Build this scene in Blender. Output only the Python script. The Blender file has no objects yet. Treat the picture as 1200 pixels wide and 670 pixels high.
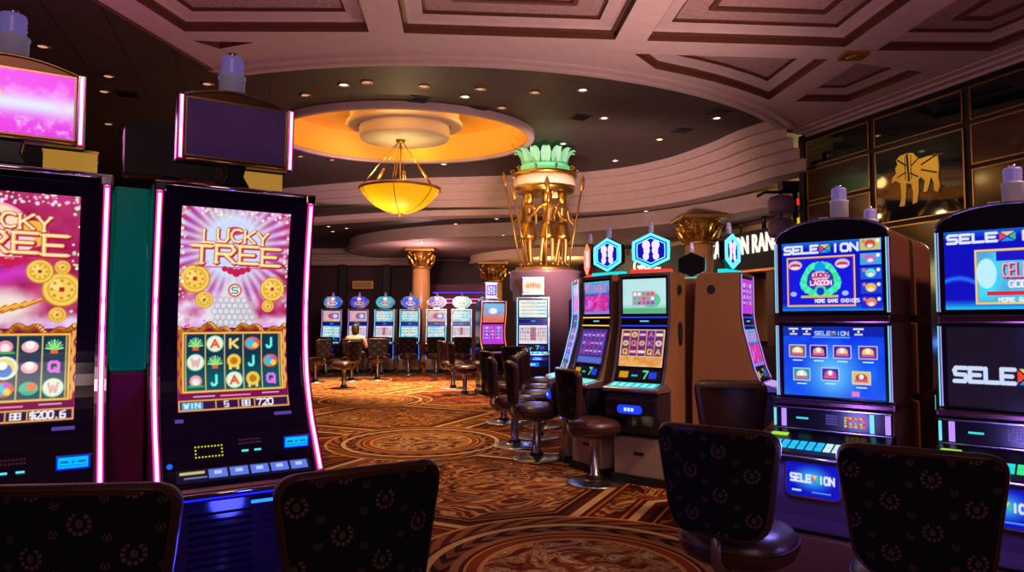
import bpy, math, random
import numpy as np
from mathutils import Vector, Matrix, noise as mnoise
from mathutils.geometry import tessellate_polygon
R = random.Random(7)
S = bpy.context.scene
COL = S.collection
PI = math.pi
def lin(c):
    c = np.asarray(c, dtype=float)
    return np.where(c <= .04045, c/12.92, ((c+.055)/1.055)**2.4)
def L3(r, g, b):
    return tuple(float(x) for x in lin((r/255., g/255., b/255.)))
# ---------------------------------------------------------------- materials
def mat(name, col, rough=.5, metal=0., emit=None, es=0., coat=0., bump=None, alpha=None, spec=None):
    m = bpy.data.materials.new(name); m.use_nodes = True
    nt = m.node_tree; b = nt.nodes['Principled BSDF']
    b.inputs['Base Color'].default_value = (*col, 1)
    b.inputs['Roughness'].default_value = rough
    b.inputs['Metallic'].default_value = metal
    if spec is not None: b.inputs['Specular IOR Level'].default_value = spec
    if coat: b.inputs['Coat Weight'].default_value = coat; b.inputs['Coat Roughness'].default_value = .08
    if emit: b.inputs['Emission Color'].default_value = (*emit, 1); b.inputs['Emission Strength'].default_value = es
    if bump:
        sc, st = bump
        t = nt.nodes.new('ShaderNodeTexNoise'); t.inputs['Scale'].default_value = sc; t.inputs['Detail'].default_value = 4
        c = nt.nodes.new('ShaderNodeTexCoord'); nt.links.new(c.outputs['Object'], t.inputs['Vector'])
        bp = nt.nodes.new('ShaderNodeBump'); bp.inputs['Strength'].default_value = st; bp.inputs['Distance'].default_value = .01 if st < 1 else .05
        nt.links.new(t.outputs['Fac'], bp.inputs['Height']); nt.links.new(bp.outputs['Normal'], b.inputs['Normal'])
        # slight tone variation that belongs to the surface
        mx = nt.nodes.new('ShaderNodeMix'); mx.data_type = 'RGBA'; mx.blend_type = 'MULTIPLY'
        mx.inputs[0].default_value = .25; mx.inputs[6].default_value = (*col, 1)
        nt.links.new(t.outputs['Fac'], mx.inputs[7]); nt.links.new(mx.outputs[2], b.inputs['Base Color'])
    return m
def glow(name, col, s=1.):
    m = bpy.data.materials.new(name); m.use_nodes = True
    nt = m.node_tree; nt.nodes.clear()
    o = nt.nodes.new('ShaderNodeOutputMaterial'); e = nt.nodes.new('ShaderNodeEmission')
    e.inputs[0].default_value = (*col, 1); e.inputs[1].default_value = s
    nt.links.new(e.outputs[0], o.inputs[0]); return m
def screen_mat(name, s):
    m = bpy.data.materials.new(name); m.use_nodes = True
    nt = m.node_tree; b = nt.nodes['Principled BSDF']
    a = nt.nodes.new('ShaderNodeAttribute'); a.attribute_name = 'art'
    b.inputs['Base Color'].default_value = (.01, .01, .012, 1); b.inputs['Roughness'].default_value = .18
    nt.links.new(a.outputs['Color'], b.inputs['Emission Color']); b.inputs['Emission Strength'].default_value = s
    return m
class E:                                   # arithmetic on shader sockets
    nt = None
    def __init__(s, k): s.k = k
    def _m(s, op, *a):
        n = E.nt.nodes.new('ShaderNodeMath'); n.operation = op
        for i, v in enumerate((s,)+a):
            v = v.k if isinstance(v, E) else v
            if isinstance(v, (int, float)): n.inputs[i].default_value = v
            else: E.nt.links.new(v, n.inputs[i])
        return E(n.outputs[0])
    def __add__(s, o): return s._m('ADD', o)
    __radd__ = __add__
    def __sub__(s, o): return s._m('SUBTRACT', o)
    def __rsub__(s, o): return (s*-1)+o
    def __mul__(s, o): return s._m('MULTIPLY', o)
    __rmul__ = __mul__
    def __truediv__(s, o): return s._m('DIVIDE', o)
    def abs(s): return s._m('ABSOLUTE')
    def mod(s, o): return s._m('FLOORED_MODULO', o)
    def max(s, o): return s._m('MAXIMUM', o)
    def min(s, o): return s._m('MINIMUM', o)
    def sqrt(s): return s._m('SQRT')
    def lt(s, o): return s._m('LESS_THAN', o)
    def gt(s, o): return s._m('GREATER_THAN', o)
    def atan2(s, o): return s._m('ARCTAN2', o)
    def floor(s): return s._m('FLOOR')
    def sin(s): return s._m('SINE')
    def band(s, a, b): return s.gt(a)*s.lt(b)
def cmix(f, a, b):
    n = E.nt.nodes.new('ShaderNodeMix'); n.data_type = 'RGBA'
    for i, v in ((0, f), (6, a), (7, b)):
        v = v.k if isinstance(v, E) else v
        if isinstance(v, tuple): n.inputs[i].default_value = (*v, 1)
        elif isinstance(v, (int, float)): n.inputs[i].default_value = v
        else: E.nt.links.new(v, n.inputs[i])
    return E(n.outputs[2])
def ramp(f, stops, interp='LINEAR'):
    n = E.nt.nodes.new('ShaderNodeValToRGB'); n.color_ramp.interpolation = interp
    el = n.color_ramp.elements
    while len(el) < len(stops): el.new(.5)
    for e, (p, c) in zip(el, stops): e.position = p; e.color = (*c, 1)
    E.nt.links.new(f.k, n.inputs[0]); return E(n.outputs[0])
def coords():
    t = E.nt.nodes.new('ShaderNodeTexCoord'); s = E.nt.nodes.new('ShaderNodeSeparateXYZ')
    E.nt.links.new(t.outputs['Object'], s.inputs[0]); return t.outputs['Object'], E(s.outputs[0]), E(s.outputs[1]), E(s.outputs[2])
def vec(x, y, z=0.):
    c = E.nt.nodes.new('ShaderNodeCombineXYZ')
    for i, v in enumerate((x, y, z)):
        if isinstance(v, E): E.nt.links.new(v.k, c.inputs[i])
        else: c.inputs[i].default_value = v
    return c.outputs[0]
def nz(v, scale, detail=3, dist=0., rough=.5):
    n = E.nt.nodes.new('ShaderNodeTexNoise'); n.inputs['Scale'].default_value = scale
    n.inputs['Detail'].default_value = detail; n.inputs['Distortion'].default_value = dist; n.inputs['Roughness'].default_value = rough
    E.nt.links.new(v, n.inputs['Vector']); return E(n.outputs['Fac'])
# ---------------------------------------------------------------- mesh builder
class MB:
    def __init__(s): s.v = []; s.f = []; s.m = []; s.sm = []
    def add(s, vs, fs, m=0, sm=False):
        o = len(s.v); s.v += [tuple(p) for p in vs]
        for f in fs: s.f.append(tuple(i+o for i in f)); s.m.append(m); s.sm.append(sm)
        return s
    def box(s, x0, x1, y0, y1, z0, z1, m=0):
        v = [(x, y, z) for z in (z0, z1) for y in (y0, y1) for x in (x0, x1)]
        return s.add(v, [(0,2,3,1),(4,5,7,6),(0,1,5,4),(2,6,7,3),(0,4,6,2),(1,3,7,5)], m)
    def prism(s, poly, a, b, ax='x', m=0, sm=False):
        n = len(poly)
        def P(t, q): return {'x': (t, q[0], q[1]), 'y': (q[0], t, q[1]), 'z': (q[0], q[1], t)}[ax]
        v = [P(a, q) for q in poly]+[P(b, q) for q in poly]
        s.add(v, [tuple(range(n-1, -1, -1)), tuple(range(n, 2*n))], m)
        o = len(s.v)-2*n
        for i in range(n):
            j = (i+1) % n; s.f.append((o+i, o+j, o+n+j, o+n+i)); s.m.append(m); s.sm.append(sm)
        return s
    def tube(s, pts, r, n=10, m=0, cap=True, closed=False, sm=True):
        pts = [Vector(p) for p in pts]; k = len(pts); rs = r if isinstance(r, (list, tuple)) else [r]*k
        o = len(s.v); up = Vector((0, 0, 1))
        for i, p in enumerate(pts):
            a = pts[(i-1) % k] if (closed or i) else p; b = pts[(i+1) % k] if (closed or i < k-1) else p
            t = (b-a).normalized(); q = t.cross(up)
            if q.length < .05: q = t.cross(Vector((1, 0, 0)))
            q.normalize(); w = q.cross(t)
            for j in range(n):
                c = 2*PI*j/n; s.v.append(tuple(p+rs[i]*(q*math.cos(c)+w*math.sin(c))))
        for i in range(k if closed else k-1):
            i2 = (i+1) % k
            for j in range(n):
                j2 = (j+1) % n; s.f.append((o+i*n+j, o+i*n+j2, o+i2*n+j2, o+i2*n+j)); s.m.append(m); s.sm.append(sm)
        if cap and not closed:
            s.f.append(tuple(o+j for j in range(n-1, -1, -1))); s.m.append(m); s.sm.append(False)
            s.f.append(tuple(o+(k-1)*n+j for j in range(n))); s.m.append(m); s.sm.append(False)
        return s
    def lathe(s, prof, c=(0, 0, 0), n=32, sy=1., m=0, sm=True, wob=None):
        o = len(s.v); k = len(prof)
        for (r, z) in prof:
            for j in range(n):
                a = 2*PI*j/n; rr = r*(wob(a, z) if wob else 1)
                s.v.append((c[0]+rr*math.cos(a), c[1]+rr*sy*math.sin(a), c[2]+z))
        for i in range(k-1):
            for j in range(n):
                j2 = (j+1) % n; s.f.append((o+i*n+j, o+i*n+j2, o+(i+1)*n+j2, o+(i+1)*n+j)); s.m.append(m); s.sm.append(sm)
        if prof[0][0] > 1e-4: s.f.append(tuple(o+j for j in range(n-1, -1, -1))); s.m.append(m); s.sm.append(False)
        if prof[-1][0] > 1e-4: s.f.append(tuple(o+(k-1)*n+j for j in range(n))); s.m.append(m); s.sm.append(False)
        return s
    def grid(s, fn, nu, nv, m=0, sm=True):
        o = len(s.v)
        for j in range(nv+1):
            for i in range(nu+1): s.v.append(tuple(fn(i/nu, j/nv)))
        for j in range(nv):
            for i in range(nu):
                a = o+j*(nu+1)+i; s.f.append((a, a+1, a+nu+2, a+nu+1)); s.m.append(m); s.sm.append(sm)
        return s
    def holes(s, outer, hs, z, m=0, down=True):          # flat polygon with holes
        loops = [[Vector((p[0], p[1], 0)) for p in l] for l in [outer]+hs]
        flat = [p for l in loops for p in l]; tri = tessellate_polygon(loops); fs = []
        for t in tri:
            a, b, c = (flat[i] for i in t); up = (b-a).cross(c-a).z > 0
            fs.append(tuple(t) if up != down else tuple(reversed(t)))
        return s.add([(p.x, p.y, z) for p in flat], fs, m)
    def build(s, name, mats, parent=None, bevel=0, loc=None, rz=None, seg=2):
        me = bpy.data.meshes.new(name); me.from_pydata(s.v, [], s.f)
        for q in (mats if isinstance(mats, (list, tuple)) else [mats]): me.materials.append(q)
        me.polygons.foreach_set('material_index', s.m); me.polygons.foreach_set('use_smooth', s.sm)
        me.update(); o = bpy.data.objects.new(name, me); COL.objects.link(o)
        if parent: o.parent = parent
        if loc: o.location = loc
        if rz is not None: o.rotation_euler.z = rz
        if bevel:
            b = o.modifiers.new('b', 'BEVEL'); b.width = bevel; b.segments = seg; b.limit_method = 'ANGLE'; b.angle_limit = .6
        return o
def tag(o, label, cat, group=None, kind=None):
    if label: o['label'] = label
    if cat: o['category'] = cat
    if group: o['group'] = group
    if kind: o['kind'] = kind
    return o
def thing(name, label, cat, loc=(0, 0, 0), rz=0, group=None):
    o = bpy.data.objects.new(name, None); COL.objects.link(o); o.empty_display_size = .1
    o.location = loc; o.rotation_euler = (0, 0, rz); return tag(o, label, cat, group)
def struct(o, label=None):
    o['kind'] = 'structure'
    if label: o['label'] = label
    return o
def dup(root, loc, rz, label, group=None):
    KID = {}
    for o in COL.objects:
        if o.parent: KID.setdefault(o.parent.name, []).append(o)
    def cp(o, par):
        c = o.copy(); COL.objects.link(c)
        if par: c.parent = par
        for ch in KID.get(o.name, []): cp(ch, c)
        return c
    r = cp(root, None); r.location = loc; r.rotation_euler = (0, 0, rz); r['label'] = label
    if group: r['group'] = group
    return r
def rrect(w, h, r, cx=0, cz=0, n=6):
    p = []
    for (sx, sz, a0) in ((1, -1, -PI/2), (1, 1, 0), (-1, 1, PI/2), (-1, -1, PI)):
        for i in range(n+1):
            a = a0+PI/2*i/n; p.append((cx+sx*(w/2-r)+r*math.cos(a), cz+sz*(h/2-r)+r*math.sin(a)))
    return p
def interp(tab, z):                       # tab: list of (z, value) sorted by z
    if z <= tab[0][0]: return tab[0][1]
    for (a, va), (b, vb) in zip(tab, tab[1:]):
        if z <= b: return va+(vb-va)*(z-a)/(b-a)
    return tab[-1][1]
def smooth_tab(tab, n=24):                # Catmull-Rom in z
    out = []
    P = [tab[0]]+tab+[tab[-1]]
    for i in range(1, len(P)-2):
        for k in range(6):
            t = k/6.; q = []
            for d in (0, 1):
                p0, p1, p2, p3 = P[i-1][d], P[i][d], P[i+1][d], P[i+2][d]
                q.append(.5*(2*p1+(p2-p0)*t+(2*p0-5*p1+4*p2-p3)*t*t+(3*p1-p0-3*p2+p3)*t**3))
            out.append(tuple(q))
    out.append(tab[-1]); return out
# ---------------------------------------------------------------- canvas for lit displays
F = {'A':'0,1,.5,0;.5,0,1,1;.2,.65,.8,.65','C':'1,.1,.7,0;.7,0,.25,.05;.25,.05,0,.35;0,.35,0,.65;0,.65,.25,.95;.25,.95,.7,1;.7,1,1,.9',
'E':'0,0,0,1;0,0,1,0;0,.5,.8,.5;0,1,1,1','I':'.5,0,.5,1','J':'.8,0,.8,.8;.8,.8,.55,1;.55,1,.2,1;.2,1,0,.8','K':'0,0,0,1;1,0,0,.6;.25,.45,1,1',
'L':'0,0,0,1;0,1,1,1','N':'0,1,0,0;0,0,1,1;1,1,1,0','O':'.2,0,.8,0;.8,0,1,.2;1,.2,1,.8;1,.8,.8,1;.8,1,.2,1;.2,1,0,.8;0,.8,0,.2;0,.2,.2,0',
'Q':'.2,0,.8,0;.8,0,1,.2;1,.2,1,.8;1,.8,.8,1;.8,1,.2,1;.2,1,0,.8;0,.8,0,.2;0,.2,.2,0;.6,.7,1,1.1','R':'0,1,0,0;0,0,.8,0;.8,0,1,.25;1,.25,.8,.5;.8,.5,0,.5;.45,.5,1,1',
'S':'1,0,.15,0;.15,0,0,.2;0,.2,.1,.48;.1,.48,.9,.52;.9,.52,1,.8;1,.8,.85,1;.85,1,0,1','T':'0,0,1,0;.5,0,.5,1','U':'0,0,0,.75;0,.75,.25,1;.25,1,.75,1;.75,1,1,.75;1,.75,1,0',
'X':'0,0,1,1;1,0,0,1','Y':'0,0,.5,.5;1,0,.5,.5;.5,.5,.5,1','M':'0,1,0,0;0,0,.5,.6;.5,.6,1,0;1,0,1,1','H':'0,0,0,1;1,0,1,1;0,.5,1,.5','G':'1,.1,.7,0;.7,0,.25,0;.25,0,0,.3;0,.3,0,.7;0,.7,.25,1;.25,1,1,1;1,1,1,.55;1,.55,.6,.55',
'W':'0,0,.25,1;.25,1,.5,.3;.5,.3,.75,1;.75,1,1,0','D':'0,0,0,1;0,0,.7,.05;.7,.05,1,.4;1,.4,1,.6;1,.6,.7,.95;.7,.95,0,1','B':'0,0,0,1;0,0,.8,.05;.8,.05,.8,.45;.8,.45,0,.5;.8,.5,1,.9;1,.9,0,1','P':'0,1,0,0;0,0,1,0;1,0,1,.5;1,.5,0,.5','V':'0,0,.5,1;.5,1,1,0','F':'0,0,0,1;0,0,1,0;0,.5,.8,.5',
'0':'.2,0,.8,0;.8,0,1,.2;1,.2,1,.8;1,.8,.8,1;.8,1,.2,1;.2,1,0,.8;0,.8,0,.2;0,.2,.2,0','1':'.5,0,.5,1;.2,.2,.5,0','2':'0,.1,.4,0;.4,0,1,.1;1,.1,1,.4;1,.4,0,1;0,1,1,1','3':'0,0,1,0;1,0,1,1;1,1,0,1;.3,.5,1,.5','6':'1,0,0,.2;0,.2,0,1;0,1,1,1;1,1,1,.5;1,.5,0,.5','7':'0,0,1,0;1,0,.4,1','8':'0,0,1,0;1,0,1,1;1,1,0,1;0,1,0,0;0,.5,1,.5','5':'1,0,0,0;0,0,0,.5;0,.5,1,.5;1,.5,1,1;1,1,0,1','4':'0,0,0,.5;0,.5,1,.5;1,0,1,1','9':'1,1,1,0;1,0,0,0;0,0,0,.5;0,.5,1,.5',
'$':'1,.1,0,.1;0,.1,0,.5;0,.5,1,.5;1,.5,1,.9;1,.9,0,.9;.5,-.1,.5,1.1','.':'.4,1,.5,1',' ':'','-':'0,.5,1,.5'}
class Cv:
    def __init__(s, W, H, bg=(0, 0, 0)):
        s.W, s.H = W, H; s.x, s.y = np.meshgrid(np.arange(W)+.5, np.arange(H)+.5)
        s.a = np.zeros((H, W, 3)); s.a[:] = np.array(bg)/255.
    def blend(s, m, c):
        m = np.clip(m, 0, 1)[..., None]; c = np.asarray(c, dtype=float)/255. if not isinstance(c, np.ndarray) else c
        s.a = s.a*(1-m)+c*m; return s
    def circ(s, x, y, r, c, k=1., soft=1., sy=1.):
        d = np.hypot(s.x-x, (s.y-y)/sy); return s.blend((r-d)/soft+.5 if soft else d < r, c) if k == 1 else s.blend(np.clip((r-d)/soft+.5, 0, 1)*k, c)
    def ring(s, x, y, r, w, c, sy=1.):
        d = np.abs(np.hypot(s.x-x, (s.y-y)/sy)-r); return s.blend(w/2-d+.5, c)
    def rect(s, x0, y0, x1, y1, c, k=1.):
        m = np.minimum(np.minimum(s.x-x0, x1-s.x), np.minimum(s.y-y0, y1-s.y))+.5; return s.blend(np.clip(m, 0, 1)*k, c)
    def frame(s, x0, y0, x1, y1, w, c):
        o = np.minimum(np.minimum(s.x-x0, x1-s.x), np.minimum(s.y-y0, y1-s.y)); return s.blend(np.clip(np.minimum(o, w-o)+.5, 0, 1), c)
    def seg(s, x0, y0, x1, y1, w, c):
        dx, dy = x1-x0, y1-y0; l = dx*dx+dy*dy+1e-9
        t = np.clip(((s.x-x0)*dx+(s.y-y0)*dy)/l, 0, 1); d = np.hypot(s.x-x0-t*dx, s.y-y0-t*dy)
        return s.blend(w/2-d+.5, c)
    def text(s, tx, x, y, w, h, lw, c, gap=.28, serif=False, arc=0):
        n = len(tx); cw = w/(n+(n-1)*gap)
        for i, ch in enumerate(tx):
            X = x+i*cw*(1+gap); Y = y+arc*((i-(n-1)/2.)/max(1, (n-1)/2.))**2
            for sg in filter(None, F.get(ch, '').split(';')):
                a, b, d, e = map(float, sg.split(',')); s.seg(X+a*cw, Y+b*h, X+d*cw, Y+e*h, lw, c)
                if serif:
                    for (u, v) in ((a, b), (d, e)):
                        if v in (0., 1.): s.seg(X+u*cw-cw*.13, Y+v*h, X+u*cw+cw*.13, Y+v*h, lw*.5, c)
        return s
    def noise(s, sc, seed=0, oct=3):
        out = np.zeros((s.H, s.W)); amp = 1.; tot = 0
        rg = np.random.RandomState(seed)
        for o in range(oct):
            f = max(2, int(s.W/sc*2**o)); g = max(2, int(s.H/sc*2**o)); t = rg.rand(g+2, f+2)
            xs = s.x/s.W*f; ys = s.y/s.H*g; i = xs.astype(int); j = ys.astype(int); u = xs-i; v = ys-j
            u = u*u*(3-2*u); v = v*v*(3-2*v)
            out += amp*((t[j, i]*(1-u)+t[j, i+1]*u)*(1-v)+(t[j+1, i]*(1-u)+t[j+1, i+1]*u)*v); tot += amp; amp *= .5
        return out/tot
    def mix(s, n, c0, c1):
        m = n[..., None]; s.a = (np.array(c0)/255.)*(1-m)+(np.array(c1)/255.)*m; return s
def screen(cv, fn, name, parent, material):
    """lit display: one grid mesh, colours per point; fn(u,v) u 0..1 left-right, v 0..1 bottom-top"""
    W, H = cv.W, cv.H; vs = [fn(i/(W-1), 1-j/(H-1)) for j in range(H) for i in range(W)]
    me = bpy.data.meshes.new(name); idx = np.arange(W*H).reshape(H, W)
    f = np.stack([idx[1:, :-1], idx[1:, 1:], idx[:-1, 1:], idx[:-1, :-1]], -1).reshape(-1, 4)
    me.from_pydata(vs, [], f.tolist()); me.materials.append(material)
    at = me.attributes.new('art', 'FLOAT_COLOR', 'POINT'); c = np.ones((H*W, 4)); c[:, :3] = lin(np.clip(cv.a, 0, 1)).reshape(-1, 3)
    at.data.foreach_set('color', c.ravel()); me.update()
    o = bpy.data.objects.new(name, me); COL.objects.link(o); o.parent = parent; return o
# ================================================================ materials shared
M = {}
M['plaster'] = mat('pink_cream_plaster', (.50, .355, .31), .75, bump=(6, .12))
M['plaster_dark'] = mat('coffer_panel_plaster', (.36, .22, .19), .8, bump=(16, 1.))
M['mould'] = mat('dark_gilt_moulding', (.13, .045, .022), .45, .3)
M['dark_ceil'] = None
M['brown_panel'] = mat('brown_lacquer_panel', (.060, .018, .009), .16, coat=.6)
M['black_glass'] = mat('black_wall_glass', (.004, .006, .008), .04, spec=.9)
M['brass'] = mat('brass_trim', (.55, .28, .09), .3, 1.)
M['gold'] = mat('gilded_metal', (.75, .45, .10), .34, 1., bump=(9, .25))
M['old_gold'] = mat('antique_gold', (.45, .24, .06), .42, .85, bump=(9, .3))
M['gold_paint'] = mat('matt_gold_leaf', (.90, .52, .05), .55, .0)
M['yellow'] = mat('yellow_plaster', (.86, .44, .035), .7)
M['cream'] = mat('cream_plaster', (.80, .62, .40), .7)
M['black'] = mat('black_plastic', (.008, .006, .012), .25)
M['black_matt'] = mat('black_matt', (.010, .008, .012), .6)
M['gloss'] = mat('gloss_black_violet', (.012, .004, .028), .12, coat=.7)
M['chrome'] = mat('chrome', (.75, .72, .76), .12, 1.)
M['steel'] = mat('brushed_steel', (.48, .46, .47), .28, 1.)
M['dull'] = mat('dull_brown_metal', (.22, .15, .11), .4, .5)
M['tan'] = mat('tan_cabinet_laminate', (.34, .155, .072), .42, bump=(3, .05))
M['brown_side'] = mat('brown_cabinet_side', (.20, .075, .045), .4, bump=(3, .05))
M['beige'] = mat('beige_base_laminate', (.42, .30, .22), .5)
M['leather'] = mat('plum_brown_leather', (.065, .021, .018), .34, bump=(40, .2))
M['plum'] = mat('plum_wall', (.07, .025, .045), .6)
M['white_pl'] = mat('white_translucent_plastic', (.62, .60, .68), .35, emit=L3(150, 140, 190), es=.10)
M['lens_purple'] = mat('ribbed_violet_lens', (.30, .26, .50), .25, emit=L3(120, 105, 190), es=.35)
M['teal_reflect'] = mat('teal_reflection_acrylic', (.0, .22, .19), .16, emit=L3(0, 120, 100), es=.16, coat=.5)  # teal reflection put into base colour and faint emission; no lamp inside
M['plum_pl'] = mat('plum_acrylic', (.20, .015, .09), .2, coat=.5)
M['stone'] = mat('mauve_drum_lacquer', (.20, .11, .15), .35)
GW = {}
def G(name, c, s=1.):
    k = (name, s)
    if k not in GW: GW[k] = glow(name, L3(*c), s)
    return GW[k]
SC = screen_mat('lit_display', 1.0)
# dark tiled ceiling
m = bpy.data.materials.new('dark_tiled_ceiling'); m.use_nodes = True; E.nt = m.node_tree; b = m.node_tree.nodes['Principled BSDF']
o_, X, Y, Z = coords()
gx = ((X*.94+Y*.34).mod(.62)).lt(.018); gy = ((Y*.94-X*.34).mod(.62)).lt(.018)
col = cmix(gx.max(gy), cmix(nz(o_, 1.3), (.034, .022, .019), (.062, .042, .036)), (.008, .005, .006))
m.node_tree.links.new(col.k, b.inputs['Base Color']); b.inputs['Roughness'].default_value = .6
M['dark_ceil'] = m
# ---- carpet
m = bpy.data.materials.new('scroll_medallion_carpet'); m.use_nodes = True; E.nt = m.node_tree; b = m.node_tree.nodes['Principled BSDF']
o_, X, Y, Z = coords()
x = X-.42; y = Y-4.17
p = y*.944-x*.33; q = x*.944+y*.33
pm = (p+2.35).mod(4.7)-2.35; qm = (q+3.).mod(6.)-3.
r = (pm*pm+qm*qm).sqrt()
p1 = (p.mod(4.7)-2.35).abs(); q1 = qm.abs()
d1 = (p1-1.28).max((p1+q1-1.70)*.707)
p2 = pm.abs(); q2 = 3.-q1
d2 = ((p2-1.26).max((p2+q2-3.03)*.707)).max(q2-2.3)
n1 = nz(vec(p*1.5, q*.75), 1.35, 2, 1.9, .45); n2 = nz(vec(p*1.3+7., q*.9), 2.0, 2, 2.0, .5); n3 = nz(vec(p, q), 60., 2)
DK = (.028, .003, .003); MR = (.10, .010, .005); RU = (.30, .055, .010); OR = (.52, .16, .026); GO = (.70, .33, .07); CR = (.72, .46, .17)
sc1 = ramp(n1, [(.30, MR), (.36, OR), (.385, CR), (.41, DK), (.45, RU), (.475, GO), (.49, DK), (.53, MR), (.56, OR), (.58, CR), (.60, DK), (.66, RU), (.69, GO), (.72, DK)])
sc2 = ramp(n2, [(.30, DK), (.40, MR), (.44, GO), (.47, RU), (.52, MR), (.57, OR), (.60, CR), (.63, RU), (.70, DK)])
sc3 = ramp(n1, [(.34, DK), (.42, MR), (.47, RU), (.50, OR), (.53, MR), (.60, DK), (.64, RU), (.68, DK)])
base = cmix(nz(vec(p, q), .9).gt(.5), sc2, sc1)
def fr(c, d, inner):
    c = cmix(d.lt(0.), c, inner)
    c = cmix(d.band(-.10, .13), c, MR); c = cmix(d.band(-.035, .035), c, CR); c = cmix(d.band(.075, .10), c, OR)
    c = cmix(d.band(-.20, -.10), c, DK); c = cmix(d.band(-.17, -.15), c, OR)
    return c
c = fr(base, d1, cmix(.15, sc1, sc2)); c = fr(c, d2, sc3)
th = pm.atan2(qm)
leaf = ((th*26.+(r-.86).abs()*55.).sin()*.5+.5).gt(.42)
lion = nz(vec(pm*2.1+3.1, qm*1.5+9.4), 1.7, 2, 3.0, .5)
med = cmix(r.lt(.60), MR, ramp(lion, [(.36, (.10, .012, .006)), (.46, (.30, .075, .02)), (.52, (.60, .34, .12)), (.56, (.16, .03, .01)), (.62, (.7, .52, .26)), (.68, (.2, .05, .015))]))
med = cmix(r.band(.60, .63), med, GO); med = cmix(r.band(.63, .70), med, RU)
med = cmix(r.band(.70, .715), med, GO); med = cmix(r.band(.745, .80), med, (.40, .17, .05)); med = cmix(r.band(.80, .92), med, cmix(leaf, DK, (.24, .07, .02)))
med = cmix(r.band(.92, .975), med, CR); med = cmix(r.band(.975, 1.), med, MR); med = cmix(r.band(1., 1.14), med, cmix(leaf, MR, (.34, .12, .03)))
med = cmix(r.band(1.14, 1.17), med, GO)
c = cmix(r.lt(1.17), c, med)
c = cmix(n3*.35, c, DK)
m.node_tree.links.new(c.k, b.inputs['Base Color']); b.inputs['Roughness'].default_value = .95; b.inputs['Specular IOR Level'].default_value = .15
bp = m.node_tree.nodes.new('ShaderNodeBump'); bp.inputs['Strength'].default_value = .35; bp.inputs['Distance'].default_value = .01
m.node_tree.links.new(n3.k, bp.inputs['Height']); m.node_tree.links.new(bp.outputs[0], b.inputs['Normal'])
M['carpet'] = m
# ---- fabric with laurel emblems (stool backs)
m = bpy.data.materials.new('laurel_fabric'); m.use_nodes = True; E.nt = m.node_tree; b = m.node_tree.nodes['Principled BSDF']
o_, X, Y, Z = coords()
def emblem(cx, cz, R0):
    u = (X+cx).mod(.250)-.125; w = (Z+cz).mod(.180)-.09
    rr = (u*u+w*w).sqrt(); a = u.atan2(w)
    petal = ((a*11.).sin()*.5+.5).gt(.25)
    ring = rr.band(R0*.66, R0)*petal*(1-(w.gt(R0*.55)*u.abs().lt(R0*.3)))
    bud = (((u*u)*2.2+w*w).sqrt()).lt(R0*.40)*(1-((u.abs()).band(R0*.06, R0*.12)))
    return ring.max(bud)
e = emblem(.085, .02, .031).max(emblem(.21, .11, .031)).max(emblem(.02, .06, .0115)).max(emblem(.145, .150, .0115)).max(emblem(.15, .045, .012)).max(emblem(.025, .135, .012))
c = cmix(e*(nz(o_, 90., 2)*.9+.2).min(1.), (.0045, .0035, .008), (.17, .075, .09))
m.node_tree.links.new(c.k, b.inputs['Base Color']); b.inputs['Roughness'].default_value = .85; b.inputs['Specular IOR Level'].default_value = .2
M['fabric'] = m
# ================================================================ the room
struct(MB().box(-15, 13, -5, 29.2, -.1, 0).build('floor', M['carpet']), 'swirled orange and maroon carpet with round medallions')
RW = lambda Y: 5.46+.335*(12.7-Y)          # front plane of the right wall
# coffered ceiling slab ------------------------------------------------
Cx, Cy, Rr = -1.4, 16.9, 7.8
arc = []
a0 = math.atan2(9.42-Cy, -4.17-Cx); a1 = math.atan2(12.25-Cy, 4.87-Cx)
for i in range(49):
    a = a0+(a1-a0)*i/48; arc.append((Cx+Rr*math.cos(a), Cy+Rr*math.sin(a)))
outer = arc+[(5.5, 12.6), (RW(-4.5), -4.5), (-6.65, -4.5)]
def W(s, t): return (s-.075*t, t+.075*s)    # beam frame -> world
panels = []
def quadp(s0, s1, t0, t1): return [W(s0, t0), W(s1, t0), W(s1, t1), W(s0, t1)]
for t1 in (8.2, 5.2, 2.2):
    panels.append(quadp(-.70, 1.9, t1-2.6, t1)); panels.append(quadp(2.3, 4.88, t1-2.6, t1))
def xl(Y): return -4.19-.18*(9.3-Y)+.42      # inner edge of the left border
def xr(Y): return RW(Y)-.75                  # inner edge of the right border
for t1 in (8.2, 5.2, 2.2):
    t0 = t1-2.6
    a, b_ = W(-1.12, t1), W(-1.12, t0)
    panels.append([(xl(t0), t0-.1), b_, a, (xl(t1), t1-.1)])
    a, b_ = W(5.35, t1+.08), W(5.35, t0)
    panels.append([b_, (xr(t0), t0+.45), (xr(t1), t1+.5), a])
def arcp(s, t_off=.55):                      # arc pulled towards the camera
    r2 = Rr+t_off; c = None
    for k in range(400):
        y = 8+k*.01; x = s-.075*y
        if math.hypot(x-Cx, y-Cy) <= r2: return (x, y)
tri = [W(2.25, 8.62)]+[arcp(s, .5) for s in (2.7, 3.2, 3.7, 4.2, 4.6, 4.88)]+[W(4.88, 8.62)]
panels.append(tri)
tri2 = [W(5.33, 8.72), (xr(9.45), 9.45), (xr(10.7), 10.75), arcp(5.33, .75)]
panels.append(tri2)
panels.append([W(-3.35, 8.62), W(-2.6, 8.62), W(-3.1, 8.86)])
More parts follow.
